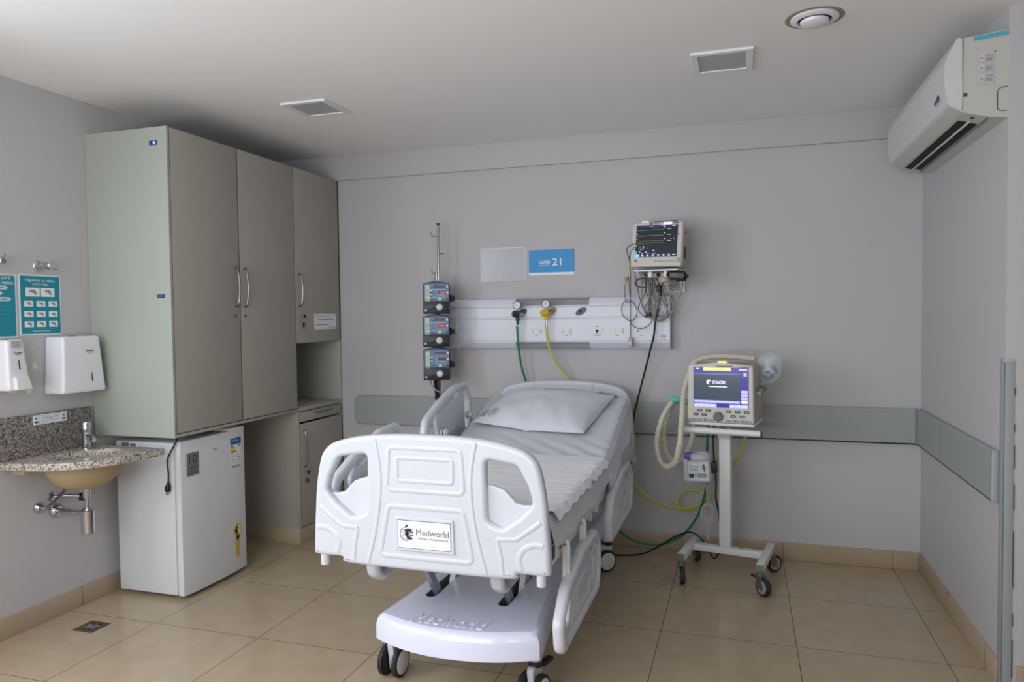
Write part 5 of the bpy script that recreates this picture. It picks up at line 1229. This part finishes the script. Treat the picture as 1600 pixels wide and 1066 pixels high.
m.text(F, 'STANDBY', sx-.008, sy+.026, .07, scrw, .003, h=.016); m.text(F, 'STANDBY', sx-.007, sy+.0265, .07, scrw, .0031, h=.016); m.disc(F, sx-.062, sy+.027, .0125, scrw, .0024, .0006, 20); m.disc(F, sx-.056, sy+.024, .007, vsc, .0032, .0004, 14)
m.rect(F, sx-.015, sy+.003, .095, .004, scrw, .0026)
m.build('screen', t, 'lit blue and lilac display reading STANDBY')
for (x, y) in ((-.106, .062), (-.06, .062), (-.126, .040), (-.082, .040), (.044, .062), (.09, .062), (.136, .062), (.068, .038)): m = MB(VF); m.rect(F, x, y, .028, .013, M('key_dark', (64, 64, 70), .45), .001, .006, .002); m.rect(F, x, y, .014, .003, btn_w, .0035); m.build('key', t)
m = MB(VF); m.rect(F, .114, .038, .03, .014, M('key_blue', (70, 150, 190), .45), .001, .006, .002); m.build('key', t, 'blue key')
m = MB(VF); m.disc(F, -.15, .062, .0085, M('key_yellow', (206, 210, 110), .5), .0, .002, 16); m.build('key', t, 'yellow round key')
m = MB(VF); m.lathe([(0, .0), (.025, 0), (.024, .016), (.019, .02), (0, .02)], M('knob_grey', (110, 111, 114), .5), F @ Matrix.Translation((-.008, .034, 0)), 30); m.build('rotary_knob', t, 'grey rotary knob')
m = MB(VF); m.plate(rpoly([(-.024, h_+.0), (.024, h_+.0), (.02, h_+.012), (-.02, h_+.012)], .003), amber, .02, .003, T=Matrix.Translation((.01, 0, .004))); m.build('alarm_lamp', t, 'amber alarm lamp on top')
m = MB(VF); m.marks(F, .02, h_-.014, .085, .006, ink, .001); m.marks(F, .125, h_-.018, .045, .006, inkg, .001, seed=6); m.build('logo', t)
m = MB(VT); m.box((w_/2-.004, .09, .16), (w_/2+.03, .20, .18), greyp, .003); m.box((w_/2-.004, .08, .14), (w_/2+.02, .105, .165), M('clamp_grey', (170, 168, 162), .4), .003); m.build('side_clamp', t)
m = MB(VT); m.cyl((-w_/2-.055, .1, .09), (-w_/2-.01, .1, .09), .016, teal, 18, bev=.002); m.cyl((-w_/2-.012, .1, .09), (-w_/2+.004, .1, .09), .013, greend, 14); m.build('port', t, 'teal breathing port')
# breathing hoses
m = MB(); m.tube([(-.27, 4.25, 1.15), (-.27, 4.2, 1.16), (-.275, 4.16, 1.155)], .01, corr, 10)
m = MB(); m.hose([(.06, 4.16, 1.215), (-.015, 4.18, 1.222), (-.114, 4.2, 1.226), (-.2, 4.21, 1.218), (-.262, 4.2, 1.19), (-.29, 4.12, 1.12), (-.312, 4.06, 1.03), (-.316, 4.0, .92), (-.32, 3.92, .8), (-.328, 3.94, .75), (-.355, 4.0, .66), (-.414, 4.06, .621), (-.452, 4.08, .672), (-.462, 4.1, .76), (-.44, 4.1, .86), (-.415, 4.12, .92), (-.38, 4.14, .975)], .0135, corr)
m.cyl((-.395, 4.14, .985), (-.345, 4.14, .985), .016, teal, 18, bev=.002)
single(m, 'breathing_hose', 'corrugated cream hose from the top of the ventilator hanging in front with teal connector', 'hose')
m = MB(); m.hose([(-.355, 4.17, .98), (-.39, 4.18, .93), (-.42, 4.19, .86), (-.435, 4.2, .78), (-.425, 4.2, .69), (-.382, 4.2, .62), (-.33, 4.2, .638), (-.293, 4.2, .707), (-.271, 4.2, .791), (-.265, 4.2, .865)], .0135, corr)
single(m, 'breathing_hose', 'corrugated cream hose behind, curving down and up under the ventilator tray', 'hose')
# bag with mask on top right
t = thing('mask_bag', 'clear crumpled plastic bag holding tubing parts at the right top of the ventilator', 'plastic bag', (.10, 4.15, 1.1))
m = MB(); b = bmesh.new(); bmesh.ops.create_icosphere(b, subdivisions=4, radius=1)
for v in b.verts:
    p = v.co.copy(); n_ = 1+.22*noise.noise(p*1.6+V(3, 1, 2))+.12*noise.noise(p*4)+.06*noise.noise(p*9)
    v.co = V(p.x*.062*n_+.125+.02*max(0, p.z), p.y*.05*n_+4.17, p.z*.075*n_+1.15+(.03 if p.z > .5 else 0))
m.bm(b, glassm); m.build('film', t, 'clear crumpled film')
m = MB(); m.cyl((.055, 4.16, 1.17), (.09, 4.17, 1.165), .018, teal, 18, bev=.002); m.build('connector', t, 'teal connector')
m = MB(); m.tube([(.09, 4.17, 1.165), (.12, 4.17, 1.15), (.15, 4.17, 1.13), (.13, 4.17, 1.11), (.10, 4.17, 1.12)], .008, M('blue_tubing', (70, 120, 180), .4), 8); m.tube([(.15, 4.17, 1.17), (.165, 4.16, 1.16), (.17, 4.17, 1.14)], .008, M('blue_tubing', (70, 120, 180), .4), 8); m.tube([(.1, 4.16, 1.15), (.13, 4.15, 1.16), (.15, 4.16, 1.14)], .009, signw, 8); m.build('tubing', t)
# humidifier
HTm = CT @ Matrix.Translation((-.135, -.02, .538)) @ Matrix.Rotation(radians(-4), 4, 'Y')
t = thing('humidifier', 'white heated humidifier unit clipped to the left of the cart column', 'humidifier', tuple(HTm.translation))
m = MB(HTm); HM = M('humidifier_white', (206, 208, 214), .45)
m.box((-.062, -.07, 0), (.062, .05, .115), HM, .01); m.box((-.085, -.06, -.002), (-.055, .02, .125), HM, .012); m.box((.06, -.02, .04), (.085, .03, .10), black, .004); m.build('body', t)
m = MB(HTm); m.lathe([(0, .115), (.055, .115), (.06, .12), (.06, .145), (.055, .15), (.042, .15), (.042, .135), (0, .135)], HM, n=30); m.build('chamber_ring', t)
m = MB(HTm); m.box((-.078, -.05, .12), (-.04, .0, .155), M('humidifier_blue', (90, 110, 170), .5), .008); m.build('latch', t, 'blue latch')
m = MB(HTm); F = frame((0, -.0705, .06), (1, 0, 0), (0, 0, 1)); m.rect(F, .003, .0, .108, .1, btn_w, .0006, .004)
m.rect(F, -.018, .025, .046, .03, signw, .002); m.rect(F, -.038, .025, .004, .02, greend, .0022)
for k in range(3): m.rect(F, -.02+k*.002, .031-k*.006, .028-.006*(k % 2), .0022, btn_g, .0022)
m.rect(F, -.0, .025, .01, .014, M('pale_green', (130, 180, 160), .5), .002); m.rect(F, -.018, .008, .04, .003, btn_g, .0022)
m.rect(F, .036, .02, .005, .042, M('brown_print', (90, 50, 40), .5), .002); m.rect(F, .036, .028, .022, .004, M('brown_print', (90, 50, 40), .5), .002); m.rect(F, .036, .016, .032, .004, M('brown_print', (90, 50, 40), .5), .002)
m.rect(F, -.036, -.025, .026, .022, M('key_dark', (64, 64, 70), .45), .002); m.disc(F, -.014, -.023, .004, ink, .001, .001, 8)
for k in range(4): m.rect(F, .022, -.014-k*.006, .052, .0025, ink, .002)
m.build('control_panel', t)
cab([(-.205, 4.2, .535), (-.2, 4.2, .47), (-.19, 4.2, .42), (-.175, 4.2, .392), (-.21, 4.2, .385), (-.232, 4.2, .34), (-.21, 4.2, .295), (-.175, 4.2, .3), (-.158, 4.2, .345), (-.178, 4.2, .385), (-.215, 4.195, .375), (-.225, 4.19, .34), (-.205, 4.19, .305), (-.178, 4.19, .31), (-.168, 4.19, .35), (-.19, 4.19, .395), (-.21, 4.2, .36), (-.2, 4.2, .25), (-.19, 4.2, .19)], .0035, M('cream_cable', (190, 182, 172), .5), 'cream cable coiled below the humidifier beside the cart column', 'coiled_cable', None)
cab([(-.16, 4.28, .87), (-.165, 4.27, .7), (-.15, 4.25, .52), (-.15, 4.22, .43), (-.135, 4.24, .334), (-.128, 4.245, .26), (-.125, 4.26, .18), (-.128, 4.29, .108), (-.163, 4.3, .05), (-.195, 4.3, .103), (-.246, 4.31, .168), (-.307, 4.33, .185), (-.396, 4.35, .14), (-.505, 4.37, .06), (-.6, 4.38, .012), (-.75, 4.34, .008), (-.95, 4.35, .008)], .005, black, 'black power cable from the ventilator over the cart base to the floor behind bed', 'power_cable', None)
